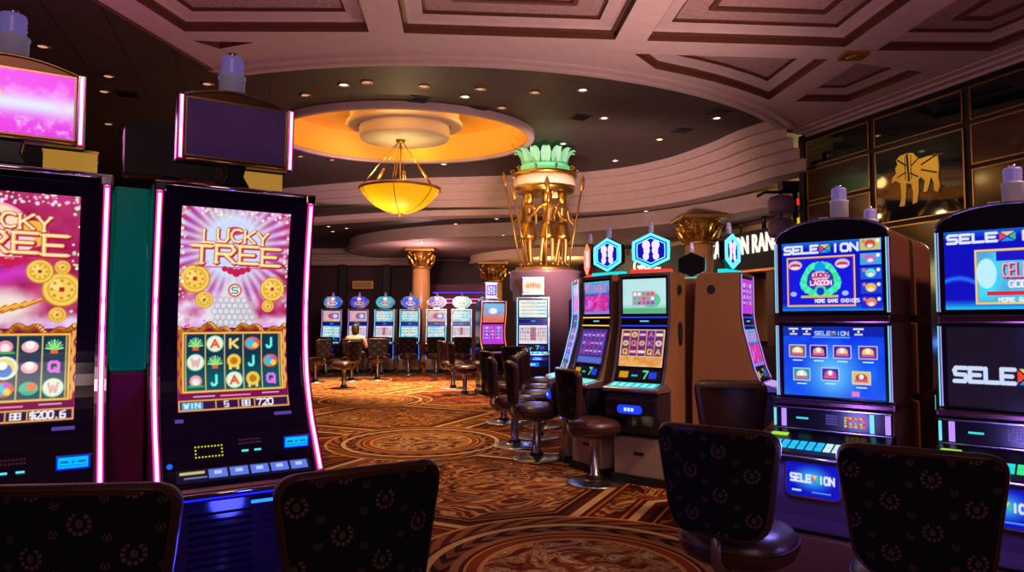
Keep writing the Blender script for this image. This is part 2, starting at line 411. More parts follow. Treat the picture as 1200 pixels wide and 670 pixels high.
def inset(poly, d):
    cx = sum(p[0] for p in poly)/len(poly); cy = sum(p[1] for p in poly)/len(poly); out = []
    n = len(poly)
    for i in range(n):
        p0, p1, p2 = (Vector(poly[(i+k) % n]) for k in (-1, 0, 1))
        def nrm(a, b):
            t = (b-a).normalized(); w = Vector((-t.y, t.x))
            if (Vector((cx, cy))-(a+b)/2).dot(w) < 0: w = -w
            return w
        a, b_ = nrm(p0, p1), nrm(p1, p2); w = a+b_
        k = d/max(.35, w.dot(a)) if w.length > .1 else d
        out.append((p1.x+w.x*k, p1.y+w.y*k))
    return out
mb = MB(); mb.holes(outer, panels, 5.0, 0)
for pl in panels:
    small = len(pl) == 3
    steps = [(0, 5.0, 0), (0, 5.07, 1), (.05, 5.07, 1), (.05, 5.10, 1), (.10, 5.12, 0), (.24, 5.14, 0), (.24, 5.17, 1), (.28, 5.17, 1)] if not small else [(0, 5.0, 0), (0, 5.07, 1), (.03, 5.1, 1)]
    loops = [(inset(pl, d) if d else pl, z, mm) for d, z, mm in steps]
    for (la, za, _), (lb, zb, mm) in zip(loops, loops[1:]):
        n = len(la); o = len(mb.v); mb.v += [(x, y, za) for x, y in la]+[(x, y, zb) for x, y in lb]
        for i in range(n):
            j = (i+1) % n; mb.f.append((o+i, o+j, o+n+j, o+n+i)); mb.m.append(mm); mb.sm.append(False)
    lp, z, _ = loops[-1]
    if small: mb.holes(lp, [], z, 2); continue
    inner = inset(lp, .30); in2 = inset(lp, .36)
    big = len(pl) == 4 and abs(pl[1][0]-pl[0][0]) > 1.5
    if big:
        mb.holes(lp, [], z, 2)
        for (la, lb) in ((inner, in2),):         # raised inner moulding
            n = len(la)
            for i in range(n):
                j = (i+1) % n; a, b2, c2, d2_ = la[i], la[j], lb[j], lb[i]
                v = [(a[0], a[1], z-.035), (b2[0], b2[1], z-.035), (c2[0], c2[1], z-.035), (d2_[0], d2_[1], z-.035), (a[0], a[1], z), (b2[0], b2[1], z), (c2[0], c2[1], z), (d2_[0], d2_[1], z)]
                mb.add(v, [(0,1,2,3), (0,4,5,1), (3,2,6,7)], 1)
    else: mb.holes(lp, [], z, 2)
# arc fascia: stepped ribs up to the dark ceiling and side edge
pr = [(0, 5.0, 0), (.0, 4.955, 0), (-.10, 4.955, 0), (-.10, 4.985, 0), (-.22, 4.985, 0), (-.22, 4.965, 0), (-.28, 4.965, 0), (-.28, 5.0, 0)]
for (ra, za, _), (rb, zb, mm) in zip(pr, pr[1:]):
    o = len(mb.v)
    for i in range(49):
        a = a0+(a1-a0)*i/48
        mb.v.append((Cx+(Rr-ra)*math.cos(a), Cy+(Rr-ra)*math.sin(a), za)); mb.v.append((Cx+(Rr-rb)*math.cos(a), Cy+(Rr-rb)*math.sin(a), zb))
    for i in range(48): mb.f.append((o+2*i, o+2*i+2, o+2*i+3, o+2*i+1)); mb.m.append(mm); mb.sm.append(False)
edge = [(-6.65, -4.5)]+arc+[(5.5, 12.6)]
for (a, b_) in zip(edge, edge[1:]):
    mb.add([(a[0], a[1], 4.955), (b_[0], b_[1], 4.955), (b_[0], b_[1], 5.2), (a[0], a[1], 5.2)], [(0,1,2,3)], 1)
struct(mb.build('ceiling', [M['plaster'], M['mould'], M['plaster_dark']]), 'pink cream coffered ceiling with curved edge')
# border mouldings (left edge strip and right cornice against the wall)
mb = MB()
for k, (o1, o2, z) in enumerate(((0, .10, 4.90), (.10, .24, 4.94), (.24, .40, 4.975))):
    a = [(RW(-4.4)-o2, -4.4), (RW(-4.4)-o1, -4.4), (RW(12.5)-o1, 12.5), (RW(12.5)-o2, 12.5)]
    mb.prism(a, z, 5.0, 'z')
struct(mb.build('trim_1', M['plaster'], bevel=.012))
# rosettes at beam crossings
for s, t in ((5.12, 8.42), (-.9, 8.42+.0), (2.1, 8.42)):
    if s < 5: continue
    x, y = W(s, t); mb = MB().box(-.16, .16, -.12, .12, 4.955, 4.999)
    mb.lathe([(.10, 4.955), (.07, 4.935), (.03, 4.93), (.0, 4.92)], n=12)
    tag(mb.build('ceiling_rosette', M['old_gold'], loc=(x, y, 0)), 'square gilt rosette where two ceiling beams cross', 'rosette')
# dark ceiling (with oval tray opening)
TX, TY, TA, TB = -2.10, 13.2, 2.42, 1.95
ell = lambda a, b_, n=64: [(TX+a*math.cos(2*PI*i/n), TY+b_*math.sin(2*PI*i/n)) for i in range(n)]
sof = [(x, y) for x, y in edge[1:-1]]
dk = [(-15, -4.5), (-6.65, -4.5)]+arc+[(5.5, 12.6), (8.5, 12.6), (8.5, 24), (-15, 24)]
mb = MB(); mb.holes(dk, [ell(TA, TB)], 5.15)
struct(mb.build('ceiling_dark_field', M['dark_ceil']), 'dark brown tiled ceiling with small downlights')
# fascia 1: curved stepped pink band
def cat(pts, n=8):
    P = [Vector(p) for p in pts]; P = [2*P[0]-P[1]]+P+[2*P[-1]-P[-2]]; out = []
    for i in range(1, len(P)-2):
        for k in range(n):
            t = k/n; out.append(.5*(2*P[i]+(P[i+1]-P[i-1])*t+(2*P[i-1]-5*P[i]+4*P[i+1]-P[i+2])*t*t+(3*P[i]-P[i-1]-3*P[i+1]+P[i+2])*t**3))
    out.append(P[-2]); return out
def fascia(name, pts, steps, material, label=None, n=8):
    c = cat(pts, n); N = []
    for i, p_ in enumerate(c):
        t = (c[min(i+1, len(c)-1)]-c[max(i-1, 0)]).normalized(); N.append(Vector((-t.y, t.x)))
    mb = MB()
    for (d0, z0), (d1_, z1) in zip(steps, steps[1:]):
        o = len(mb.v)
        for p_, w in zip(c, N):
            a = p_+w*d0; b_ = p_+w*d1_; mb.v += [(a.x, a.y, z0), (b_.x, b_.y, z1)]
        for i in range(len(c)-1): mb.f.append((o+2*i, o+2*i+1, o+2*i+3, o+2*i+2)); mb.m.append(0); mb.sm.append(False)
    return struct(mb.build(name, material), label)
f1 = [(-14.5, 23.5), (-10, 21.2), (-6, 19.4), (-3, 18.25), (-.5, 17.85), (1.6, 17.5), (3.1, 16.75), (4.15, 15.6), (4.8, 14.2), (5.1, 13.2), (5.5, 12.45)]
st2 = []
for k in range(5):
    z = 5.15-.172*k; d = -.80+.17*k
    st2 += [(d, z), (d, z-.172), (d+.15, z-.150), (d+.17, z-.172)] if k < 4 else [(d, z), (d, 4.27), (d+.5, 4.27), (d+.5, 4.42)]
fascia('trim_2', f1, st2, M['plaster'], 'curved stepped pink plaster band')
# second dark ceiling behind the band
mb = MB(); mb.holes([(-15, 17.6), (8.4, 17.6), (8.4, 12.6), (13, 12.6), (13, 29), (-15, 29)], [], 4.42)
struct(mb.build('ceiling_rear_field', M['dark_ceil']))
# second band sweeping from the right, rounded end on the left
f2 = [(-2, 28.5), (-5.2, 27.6), (-6.1, 25.6), (-5.1, 23.0), (-2.8, 21.0), (0, 20.1), (2.0, 19.3), (3.6, 18.2), (4.9, 16.6), (5.9, 14.9), (7.6, 12.75)]
fascia('trim_3', f2, [(0, 4.42), (0, 4.22), (-.06, 4.22), (-.06, 4.12), (-.12, 4.12), (-.12, 4.02)], M['plaster'], 'second curved pink band further back')
c2 = [(p_.x, p_.y) for p_ in cat(f2)]
mb = MB(); mb.holes(c2+[(12.5, 12.75), (12.5, 29), (-2, 29)], [], 4.04)
struct(mb.build('ceiling_rear_soffit', M['plaster']))
f3 = [(-1.0, 29), (-1.6, 26.5), (.2, 24.0), (2.4, 23.4), (4.6, 24.5), (6, 28)]
fascia('trim_4', f3, [(0, 4.04), (0, 3.8), (-.05, 3.8), (-.05, 3.72)], M['cream'], 'short curved cream band over the statue')
c3 = [(p_.x, p_.y) for p_ in cat(f3)]
mb = MB(); mb.holes(c3, [], 3.74); struct(mb.build('ceiling_rear_disc', M['cream']))
# back wall + left wall
mb = MB().box(-15, 13, 28.9, 29.1, 0, 5.2, 0)
struct(mb.build('wall_back', M['plum']))
struct(MB().box(-15.1, -15, -4.5, 29, 0, 5.2).build('wall_left', M['plum']))
mb = MB().box(-15, -3.5, 27.6, 28.9, 3.75, 4.42).box(-15, -3.4, 27.45, 28.9, 3.95, 4.08).box(-15, -3.3, 27.3, 28.9, 4.2, 4.42)
struct(mb.build('trim_5', M['plaster'], bevel=.03))
# right wall -----------------------------------------------------------
def rwp(Y, off=0): # point on wall, off into the room
    return (RW(Y)-off*.948, Y-off*.318)
def wallbox(mb, Ya, Yb, z0, z1, o0, o1, m=0):
    a, b_ = rwp(Ya, o0), rwp(Yb, o0); c_, d_ = rwp(Yb, o1), rwp(Ya, o1)
    mb.prism([a, b_, c_, d_], z0, z1, 'z', m)
mb = MB(); wallbox(mb, -4.5, 12.7, 0, 4.93, -.25, 0, 0); wallbox(mb, -4.5, 12.72, 4.86, 4.96, 0, .06, 1)
wallbox(mb, 12.62, 12.74, 0, 4.9, 0, .05, 0)
struct(mb.build('wall_right', [M['black_matt'], M['black']]))
bays = [12.62, 11.17, 9.6, 8.03, 6.46, 4.9, 3.3, 1.7]
n_ = 0
for k in range(len(bays)-1):
    Ya, Yb = bays[k]-.05, bays[k+1]+.05
    rows = [(4.34, 4.82, 'black_glass')]
    if k == 1: rows += [(3.07, 4.26, 'black_glass'), (.1, 3.0, 'brown_panel')]
    else: rows += [(3.70, 4.28, 'brown_panel'), (3.07, 3.64, 'brown_panel'), (.1, 3.0, 'brown_panel')]
    for (z0, z1, mm) in rows:
        mb = MB(); wallbox(mb, Ya, Yb, z0, z1, .0, .02, 0)
        for (za, zb) in ((z0, z0+.018), (z1-.018, z1)): wallbox(mb, Ya, Yb, za, zb, .02, .03, 1)
        wallbox(mb, Ya, Ya-.02, z0, z1, .02, .03, 1); wallbox(mb, Yb+.02, Yb, z0, z1, .02, .03, 1)
        n_ += 1; struct(mb.build('wall_panel', [M[mm], M['brass']]))
    mb = MB()
struct(MB().box(-13, 13, -5.1, -5, 0, 5.2).build('wall_rear', M['plum']))
# gilt flag-patterned four-legged emblem on the big black panel (flat cut-out)
EM = [(.02,.60),(.00,.72),(.06,.80),(.03,.90),(.12,.98),(.30,1.0),(.44,.97),(.52,.86),(.58,.80),(.80,.82),(1.0,.78),(1.02,.55),(1.0,.32),(1.04,.12),(.98,.0),(.90,.04),(.90,.22),(.84,.36),(.78,.16),(.74,.06),(.66,.06),(.70,.30),(.62,.40),(.55,.36),(.55,.10),(.50,-.14),(.40,-.16),(.42,.10),(.38,.30),(.26,.34),(.24,.05),(.20,-.16),(.08,-.16),(.14,.05),(.12,.36),(.00,.44),(-.1,.40),(-.08,.52)]
wd = Vector((.318, -.948, 0)).normalized()      # towards the camera along the wall = to the right in view
nrmw = Vector((-.948, -.318, 0))
Y0 = 10.74; bz = 3.41; sc_ = .70
base_ = Vector((*rwp(Y0, .024), bz))
def wp(u, w, off=0): return base_+wd*(u*sc_*1.06)+Vector((0, 0, w*sc_))+nrmw*off
root = thing('wall_emblem', 'gold dog-shaped emblem with flag stripes on the tall black glass panel', 'emblem', tuple(base_))
mb = MB(); n = len(EM); 
v = [wp(u, w, .0)-base_ for u, w in EM]+[wp(u, w, .012)-base_ for u, w in EM]
mb.add(v, [tuple(range(n, 2*n))]+[(i, (i+1) % n, n+(i+1) % n, n+i) for i in range(n)])
mb.build('emblem_plate', M['gold_paint'], root)
mb = MB()
for (a, b_, w) in (((.30, .98), (.33, .36), .05), ((.02, .62), (.95, .60), .0), ((.06, .90), (.28, .72), .035), ((.40, .70), (.56, .82), .03), ((.62, .66), (.98, .80), .035), ((.62, .56), (.98, .42), .035), ((.36, .54), (.55, .42), .03), ((.04, .50), (.27, .58), .03), ((.60, .64), (.60, .80), .0), ((.25, .95), (.25, .4), .02), ((.39, .95), (.39, .4), .02)):
    if not w: continue
    a, b_ = Vector(a), Vector(b_); t = (b_-a).normalized(); s_ = Vector((-t.y, t.x))*w/2
    q4 = [a+s_, b_+s_, b_-s_, a-s_]
    mb.add([wp(q_.x, q_.y, .014)-base_ for q_ in q4], [(0, 1, 2, 3)])
mb.build('flag_stripe', M['black'], root)
# ================================================================ light fittings, tray, chandelier
def px(x, y, Yd=None, z=None):               # direction helper used once to read positions off the plan
    a = math.atan(41/800.); vx = (x-600)/800.; vz = -(y-335)/800.; vy = 1.
    vy, vz = vy*math.cos(a)-vz*math.sin(a), vy*math.sin(a)+vz*math.cos(a)
    t = (Yd/vy) if Yd else (z-1.5)/vz
    return Vector((vx*t, vy*t, 1.5+vz*t))
# oval tray
mb = MB()
def ering(mb, prof, cx, cy, n=96, m=0, ratio=TB/TA, flip=False):
    o = len(mb.v); k = len(prof)
    for (r, z) in prof:
        for j in range(n):
            a = 2*PI*j/n; mb.v.append((cx+r*math.cos(a), cy+(r if r < 0 else r)*ratio*math.sin(a), z))
    for i in range(k-1):
        for j in range(n):
            j2 = (j+1) % n; mb.f.append((o+i*n+j, o+i*n+j2, o+(i+1)*n+j2, o+(i+1)*n+j)); mb.m.append(m); mb.sm.append(True)
ering(mb, [(TA+.12, 5.15), (TA+.12, 5.06), (TA+.10, 5.03), (TA, 5.03), (TA-.02, 5.06), (TA, 5.10)], TX, TY, m=0)
ering(mb, [(TA, 5.10), (TA, 5.50), (TA-.06, 5.52), (TA-.10, 5.62)], TX, TY, m=1)
ering(mb, [(TA-.10, 5.62), (.01, 5.62)], TX, TY, m=1)
tray = struct(mb.build('ceiling_tray', [M['plaster'], M['yellow']]), 'oval yellow recessed ceiling tray')
t = thing('tray_drum', 'stepped cream drum hanging in the middle of the oval yellow ceiling tray', 'ceiling drum', (TX, TY, 5.62))
mb = MB(); ering(mb, [(1.06, 0), (1.06, -.22), (1.12, -.25), (1.14, -.30), (1.10, -.33), (1.0, -.33), (.9, -.33)], 0, 0); mb.build('upper_ring', M['cream'], t)
mb = MB(); ering(mb, [(.88, -.20), (.88, -.52), (.86, -.56), (.84, -.58), (.01, -.585)], 0, 0); mb.build('lower_disc', M['cream'], t)
# chandelier
bowl_r, zr, zb = .79, 4.06, 3.57
ch = thing('bowl_chandelier', 'glowing yellow glass bowl chandelier hung on brass rods', 'chandelier', (TX-.08, TY, zr))
glassm = mat('lit_amber_glass', (.55, .26, .01), .4, emit=L3(252, 178, 0), es=.8)
pf = [(.0, -.47), (.14, -.462), (.30, -.42), (.48, -.33), (.62, -.21), (.72, -.09), (.765, -.0), (.75, -.0), (.70, -.09), (.60, -.2), (.46, -.31), (.28, -.40), (0, -.45)]
MB().lathe(pf, n=64).build('glass_bowl', glassm, ch)
MB().lathe([(.77, .03), (.80, .02), (.80, -.02), (.77, -.03), (.755, 0), (.77, .03)], n=64).build('rim', M['old_gold'], ch)
MB().lathe([(0, -.54), (.02, -.53), (.03, -.50), (.06, -.475), (0, -.46)], n=16).build('finial', M['old_gold'], ch)
for k in range(6):
    a = PI/6+k*PI/3
    MB().tube([(r*1.01*math.cos(a), r*1.01*math.sin(a), z-.004) for r, z in pf[1:7]], .008, 6).build('rib', M['old_gold'], ch)
zc = 5.035-zr
MB().tube([(0, 0, -.45), (0, 0, zc)], .012, 8).build('stem', M['gold'], ch)
MB().lathe([(.09, zc), (.09, zc-.03), (.03, zc-.06), (0, zc-.06)], n=20).build('ceiling_cap', M['old_gold'], ch)
for k in range(6):
    a = PI/6+k*PI/3; tp = Vector((.05*math.cos(a), .05*math.sin(a), zc-.04)); bt = Vector((.77*math.cos(a), .77*math.sin(a), .0))
    mid = tp.lerp(bt, .52)
    rod = MB().tube([tp, mid], .008, 6); s2 = Vector((-math.sin(a), math.cos(a), 0))*.022
    for sg in (-1, 1): rod.tube([mid+s2*sg, bt+s2*sg], .010, 6)
    rod.tube([mid-s2*1.3, mid+s2*1.3], .012, 6); rod.build('hanging_rod', M['gold'], ch)
# downlights
DL = [(50,54),(127,89),(122,107),(243,98),(358,111),(403,99),(497,101),(545,113),(563,104),(588,126),(627,108),(683,105),(708,138),(660,168),(773,163),(721,188),(840,138),(520,192),(352,183),(127,145),(112,190),(430,96),(389,187)]
bright = {(683,105),(708,138),(773,163),(840,138),(660,168),(721,188),(520,192),(545,113),(403,99)}
lens_b = glow('downlight_lens', L3(255, 240, 215), 3.2); lens_d = glow('downlight_lens_dim', L3(230, 180, 150), .8)
def downlight(x, y, z, ml, lab, grp):
    t = thing('downlight', lab, 'downlight', (x, y, z), 0, grp)
    MB().lathe([(.095, 0), (.095, -.010), (.07, -.014), (.06, -.004), (.06, 0)], n=20).build('trim_ring', M['brass'], t)
    MB().lathe([(.059, -.003), (.04, -.010), (0, -.012)], n=16).build('lens', ml, t)
for a in DL:
    p_ = px(*a, z=5.15)
    b_ = a in bright
    downlight(p_.x, p_.y, 5.148, lens_b if b_ else lens_d, 'small %s round downlight in the dark brown tiled ceiling' % ('bright' if b_ else 'dim'), ('bright' if b_ else 'dim')+' downlights of the dark front ceiling')
for a in ((534,262),(582,256),(757,247),(742,255),(385,265),(406,267),(390,271),(406,290)):
    p_ = px(*a, z=4.42)
    downlight(p_.x, p_.y, 4.418, lens_b, 'tiny downlight in the low dark ceiling beyond the pink band', 'downlights of the rear dark ceiling')
for a in ((494,283),(590,275),(480,296)):
    p_ = px(*a, z=4.04)
    downlight(p_.x, p_.y, 4.038, lens_b, 'tiny downlight in the pink plaster soffit far back', 'downlights of the rear pink soffit')
# small dark ceiling openings / speakers
for a in ((491,116),(280,82),(150,110),(150,155),(842,132),(560,128),(680,137),(800,153)):
    p_ = px(*a, z=5.15); g = thing('ceiling_vent', 'small black square vent in the dark tiled ceiling', 'vent', (p_.x, p_.y, 5.148), .35, 'square vents in the dark ceiling')
    MB().box(-.16, .16, -.16, .16, -.012, 0).build('frame', M['black_matt'], g)
    mb = MB()
    for k in range(5): mb.box(-.13, .13, -.12+k*.055, -.10+k*.055, -.022, -.010)
    mb.build('slats', M['black'], g)
# ================================================================ columns
def column(x, y, ztop, rad, lab, s=1.):
    c = thing('column', lab, 'column', (x, y, 0)); c['kind'] = 'thing'
    MB().lathe([(rad*1.35, 0), (rad*1.35, .12), (rad*1.2, .16), (rad*1.22, .24), (rad*1.05, .30)], n=32).build('base', M['old_gold'], c)
    zc = ztop-.62*s
    MB().lathe([(rad, .30), (rad*1.0, 1.2), (rad*.93, zc)], n=64, wob=lambda a, z: 1-.035*abs(math.sin(a*10))).build('shaft', M['shaft'], c)
    MB().lathe([(rad*.98, zc-.02), (rad*1.08, zc), (rad*1.08, zc+.05), (rad*.95, zc+.07), (rad*.98, zc+.3*s), (rad*1.35, zc+.53*s)], n=32).build('capital', M['old_gold'], c)
    MB().box(-rad*1.55, rad*1.55, -rad*1.55, rad*1.55, zc+.53*s, ztop).build('abacus', M['old_gold'], c, bevel=.02)
    for row, (n, h0, h1, rr) in enumerate(((8, .06, .28, 1.05), (8, .16, .42, 1.12))):
        for k in range(n):
            a = 2*PI*(k+.5*row)/n; ca, sa = math.cos(a), math.sin(a)
            pts = [(rad*rr*.95*ca, rad*rr*.95*sa, zc+h0*s), (rad*rr*1.08*ca, rad*rr*1.08*sa, zc+(h0+h1)/2*s), (rad*rr*1.28*ca, rad*rr*1.28*sa, zc+h1*s), (rad*rr*1.42*ca, rad*rr*1.42*sa, zc+(h1-.03)*s)]
            MB().tube(pts, [.05*s, .08*s, .06*s, .03*s], 6).build('acanthus_leaf', M['gold'], c)
    for k in range(4):
        a = PI/4+k*PI/2; ca, sa = math.cos(a), math.sin(a)
        mb = MB(); pts = [(rad*1.3*ca+.09*s*math.cos(t)*ca*(1-t/9), rad*1.3*sa+.09*s*math.cos(t)*sa*(1-t/9), zc+.45*s+.09*s*math.sin(t)*(1-t/9)) for t in [i*.5 for i in range(14)]]
        mb.tube(pts, .026*s, 6).build('volute', M['gold'], c)
    return c
M['shaft'] = mat('amber_marble_shaft', (.50, .27, .10), .35, bump=(4, .1))
column(4.54, 16.5, 4.03, .36, 'thick amber column with leafy gold capital near the white shop lettering', 1.1)
column(-3.2, 24.0, 4.03, .33, 'far amber column with gold capital behind the row of domed slot machines', 1.1)
column(-.72, 26.0, 3.73, .36, 'distant gold-capped column mostly hidden behind the orange-edged slot machine', 1.2)
# ================================================================ statue monument
def figure(name, J, Ed, parent, material, sub=1):
    me = bpy.data.meshes.new(name); me.from_pydata([j[:3] for j in J], Ed, [])
    o = bpy.data.objects.new(name, me); COL.objects.link(o)
    sk = o.modifiers.new('s', 'SKIN')
    if not me.skin_vertices: me.attributes  # layer is created with the modifier
    for i, j in enumerate(J):
        r_ = j[3] if isinstance(j[3], tuple) else (j[3], j[3]); me.skin_vertices[0].data[i].radius = r_
        me.skin_vertices[0].data[i].use_root = (i == 0)
    o.modifiers.new('u', 'SUBSURF').levels = sub; o.modifiers['u'].render_levels = sub
    sk.use_smooth_shade = True
    dg = bpy.context.evaluated_depsgraph_get(); dg.update()
    me2 = bpy.data.meshes.new_from_object(o.evaluated_get(dg)); me2.materials.clear(); me2.materials.append(material)
    for p_ in me2.polygons: p_.use_smooth = True
    o.modifiers.clear(); o.data = me2
    if parent: o.parent = parent
    return o
PX, PY = .68, 14.05
mon = thing('statue_monument', 'round drum carrying three gilded standing figures under a crown of green-lit leaves', 'monument', (PX, PY, 0))
MB().lathe([(.60, 0), (.60, 1.9), (.66, 1.93), (.66, 2.10), (.72, 2.14), (.72, 2.46), (.75, 2.50), (.66, 2.53)], n=48).build('drum', M['stone'], mon)
MB().lathe([(.62, 2.52), (.60, 2.58), (.45, 2.60), (.40, 2.64)], n=40).build('plinth', M['old_gold'], mon)
MB().tube([(0, 0, 2.6), (0, 0, 4.2)], .05, 12).build('pole', M['gold'], mon)
def statue(ang, arm):
    J = [(0,0,.92,(.105,.085)), (0,0,1.06,(.10,.075)), (0,0,1.24,(.135,.085)), (0,0,1.38,(.12,.07)), (0,0,1.47,.045), (0,-.01,1.56,.075), (0,-.01,1.66,.07),
         (.09,0,.86,.085), (.10,-.03,.50,.058), (.10,.0,.10,.036), (.10,-.11,.03,.034),
         (-.09,0,.86,.085), (-.13,.04,.50,.058), (-.16,.10,.10,.036), (-.16,.0,.03,.034),
         (.19,0,1.38,.052), (.30,.0,1.12,.040), (.40,-.08,.95+arm,.030), (.43,-.1,.97+arm,.028),
         (-.19,0,1.38,.052), (-.33,.0,1.20,.040), (-.46,-.06,1.10,.030), (-.5,-.07,1.10,.028)]
    Ed = [(0,1),(1,2),(2,3),(3,4),(4,5),(5,6),(0,7),(7,8),(8,9),(9,10),(0,11),(11,12),(12,13),(13,14),(3,15),(15,16),(16,17),(17,18),(3,19),(19,20),(20,21),(21,22)]
    f = figure('figure', J, Ed, mon, M['old_gold'], 2)
    f.scale = (.87, .87, .87); f.location = (.43*math.cos(ang), .43*math.sin(ang), 2.60); f.rotation_euler = (0, 0, ang+PI/2)
    sk = MB().lathe([(.12, 1.02), (.15, .92), (.19, .72), (.20, .62), (.17, .64)], n=20, wob=lambda a, z: 1+.05*math.sin(a*7)).build('kilt', M['gold'], f)
    MB().lathe([(.0, 1.74), (.07, 1.73), (.10, 1.66), (.105, 1.52), (.09, 1.46)], n=16, c=(0, .01, 0)).build('headdress', M['gold'], f)
    return f
for k, a in enumerate((-PI/2, -PI/2+2.09, -PI/2-2.09)): statue(a+.1, .1)
statue(-PI/2-.95, 0); statue(-PI/2+.95, .05)
# leaning staffs, one per outer figure
for x0, y0, x1, y1, zt in ((-.80,-.3,-.50,-.3,4.2), (.72,-.3,.46,-.3,4.12), (-.62,-.45,-.36,-.25,3.9), (.02,-.68,.0,-.5,4.0)):
    st_ = MB().tube([(x1, y1, 2.56), (x0, y0, zt)], .018, 8)
    v = Vector((x0-x1, y0-y1, zt-2.56)).normalized(); tip = Vector((x0, y0, zt))
    st_.tube([tip, tip+v*.06, tip+v*.22, tip+v*.34], [.018, .05, .045, .004], 8)
    st_.build('staff', M['old_gold'], mon)
MB().lathe([(.30, 4.12), (.50, 4.13), (.60, 4.16), (.63, 4.24), (.60, 4.26), (.52, 4.24)], n=48).build('lower_ring', M['gold'], mon)
MB().lathe([(.52, 4.22), (.60, 4.25), (.64, 4.30), (.64, 4.42), (.60, 4.46), (.3, 4.47)], n=48).build('crown_band', M['cream'], mon)
MB().lathe([(.60, 4.45), (.67, 4.47), (.67, 4.52), (.60, 4.55), (.4, 4.55)], n=48).build('crown_rim', M['gold'], mon)
ring_g = mat('green_lit_glass_band', (.2, .6, .35), .3, emit=L3(120, 240, 150), es=.6)
MB().lathe([(.50, 4.55), (.52, 4.56), (.52, 4.68), (.48, 4.70), (.40, 4.70)], n=40).build('lit_band', ring_g, mon)
leafm = mat('frosted_green_leaf', (.25, .55, .38), .4, emit=L3(80, 190, 120), es=.36)
for k in range(14):
    a = 2*PI*(k+.5)/14; ca, sa = math.cos(a), math.sin(a)
    P_ = [(.46, 4.62, .055), (.47, 4.78, .095), (.50, 4.90, .105), (.56, 4.98, .085), (.62, 5.005, .06), (.655, 4.985, .03)]
    mb = MB(); o = 0
    for r_, z_, w_ in P_:
        for s_ in (-1, 0, 1):
            rr = r_-(.02 if s_ == 0 else 0); mb.v.append((rr*ca-s_*w_*sa, rr*sa+s_*w_*ca, z_))
        for s_ in (1, 0, -1):
            rr = r_-(.02 if s_ == 0 else 0)-.02; mb.v.append((rr*ca-s_*w_*sa, rr*sa+s_*w_*ca, z_))
    for i in range(len(P_)-1):
        for j in range(6):
            j2 = (j+1) % 6; mb.f.append((i*6+j, i*6+j2, i*6+6+j2, i*6+6+j)); mb.m.append(0); mb.sm.append(False)
    mb.build('crown_leaf', leafm, mon)
for k in range(10):
    a = 2*PI*k/10; mb = MB()
    cx, cy = .66*math.cos(a), .66*math.sin(a)
    mb.tube([(cx+.05*math.cos(t)*(1-t/12)*math.cos(a), cy+.05*math.cos(t)*(1-t/12)*math.sin(a), 4.58+.05*math.sin(t)*(1-t/12)) for t in [i*.6 for i in range(11)]], .016, 6).build('scroll', M['old_gold'], mon)
# ================================================================ far right: shop front with white lettering
def rw2(Y, off=0): return (6.25-.319*(Y-16)-off*.953, Y-off*.304)
def w2(mb, Ya, Yb, z0, z1, o0, o1, m=0):
    mb.prism([rw2(Ya, o0), rw2(Yb, o0), rw2(Yb, o1), rw2(Ya, o1)], z0, z1, 'z', m)
mb = MB(); w2(mb, 13.6, 27, 0, .9, -.2, 0, 0); w2(mb, 13.6, 27, 2.75, 3.72, -.3, .1, 1); w2(mb, 13.6, 27, 2.70, 2.76, -.3, .16, 2)
w2(mb, 13.6, 27, .9, 2.75, -2.6, -2.5, 3)
struct(mb.build('wall_shopfront', [M['plum'], M['black_matt'], M['brass'], mat('warm_interior_wall', (.55, .27, .10), .8)]))
mb = MB(); 
for Y_ in (14.6, 16.1, 17.7, 19.4, 21.2, 23.2): w2(mb, Y_, Y_+.25, .9, 2.7, -.15, .05, 0)
struct(mb.build('trim_6', mat('door_frame_wood', (.16, .07, .03), .4), bevel=.01))
struct(MB().prism([rw2(13.6, -.8), rw2(27, -.8), rw2(27, -4), rw2(13.6, -4)], 3.75, 5.1, 'z').build('wall_upper', mat('ochre_upper_wall', (.62, .42, .16), .8)))
rail = thing('balcony_railing', 'dark metal balcony railing above the white shop lettering', 'railing', (*rw2(16), 3.72))
mb = MB()
def rl(Y_, z): x_, y_ = rw2(Y_, 0); ox, oy = rw2(16); return (x_-ox, y_-oy, z-3.72)
MB().tube([rl(13.7, 4.24), rl(24, 4.24)], .03, 8).tube([rl(13.7, 3.98), rl(24, 3.98)], .015, 6).build('rail', M['black'], rail)
for k in range(12): MB().tube([rl(13.9+k*.85, 3.72), rl(13.9+k*.85, 4.24)], .02 if k % 3 else .05, 6).build('post', M['black'], rail)
def lettering(txt, Yleft, z, h, name, lab, kx=.62):
    cu = bpy.data.curves.new(name, 'FONT'); cu.body = txt; cu.size = h*1.18; cu.extrude = .02; cu.offset = .010
    t_ = bpy.data.objects.new(name, cu); COL.objects.link(t_)
    dg = bpy.context.evaluated_depsgraph_get(); me = bpy.data.meshes.new_from_object(t_.evaluated_get(dg)); bpy.data.objects.remove(t_)
    [setattr(v, 'co', Vector((v.co.x*kx, v.co.y, v.co.z))) for v in me.vertices]
    me.materials.clear(); me.materials.append(G('letter_white', (255, 238, 225), 1.15)); o = bpy.data.objects.new(name, me); COL.objects.link(o)
    ex = Vector((.319, -.953*1, 0)).normalized(); 
    o.matrix_world = Matrix(((ex.x, 0, -.953, rw2(Yleft, .13)[0]), (ex.y, 0, -.304, rw2(Yleft, .13)[1]), (0, 1, 0, z), (0, 0, 0, 1)))
    return tag(o, lab, 'sign lettering'), max(v.co.x for v in me.vertices)
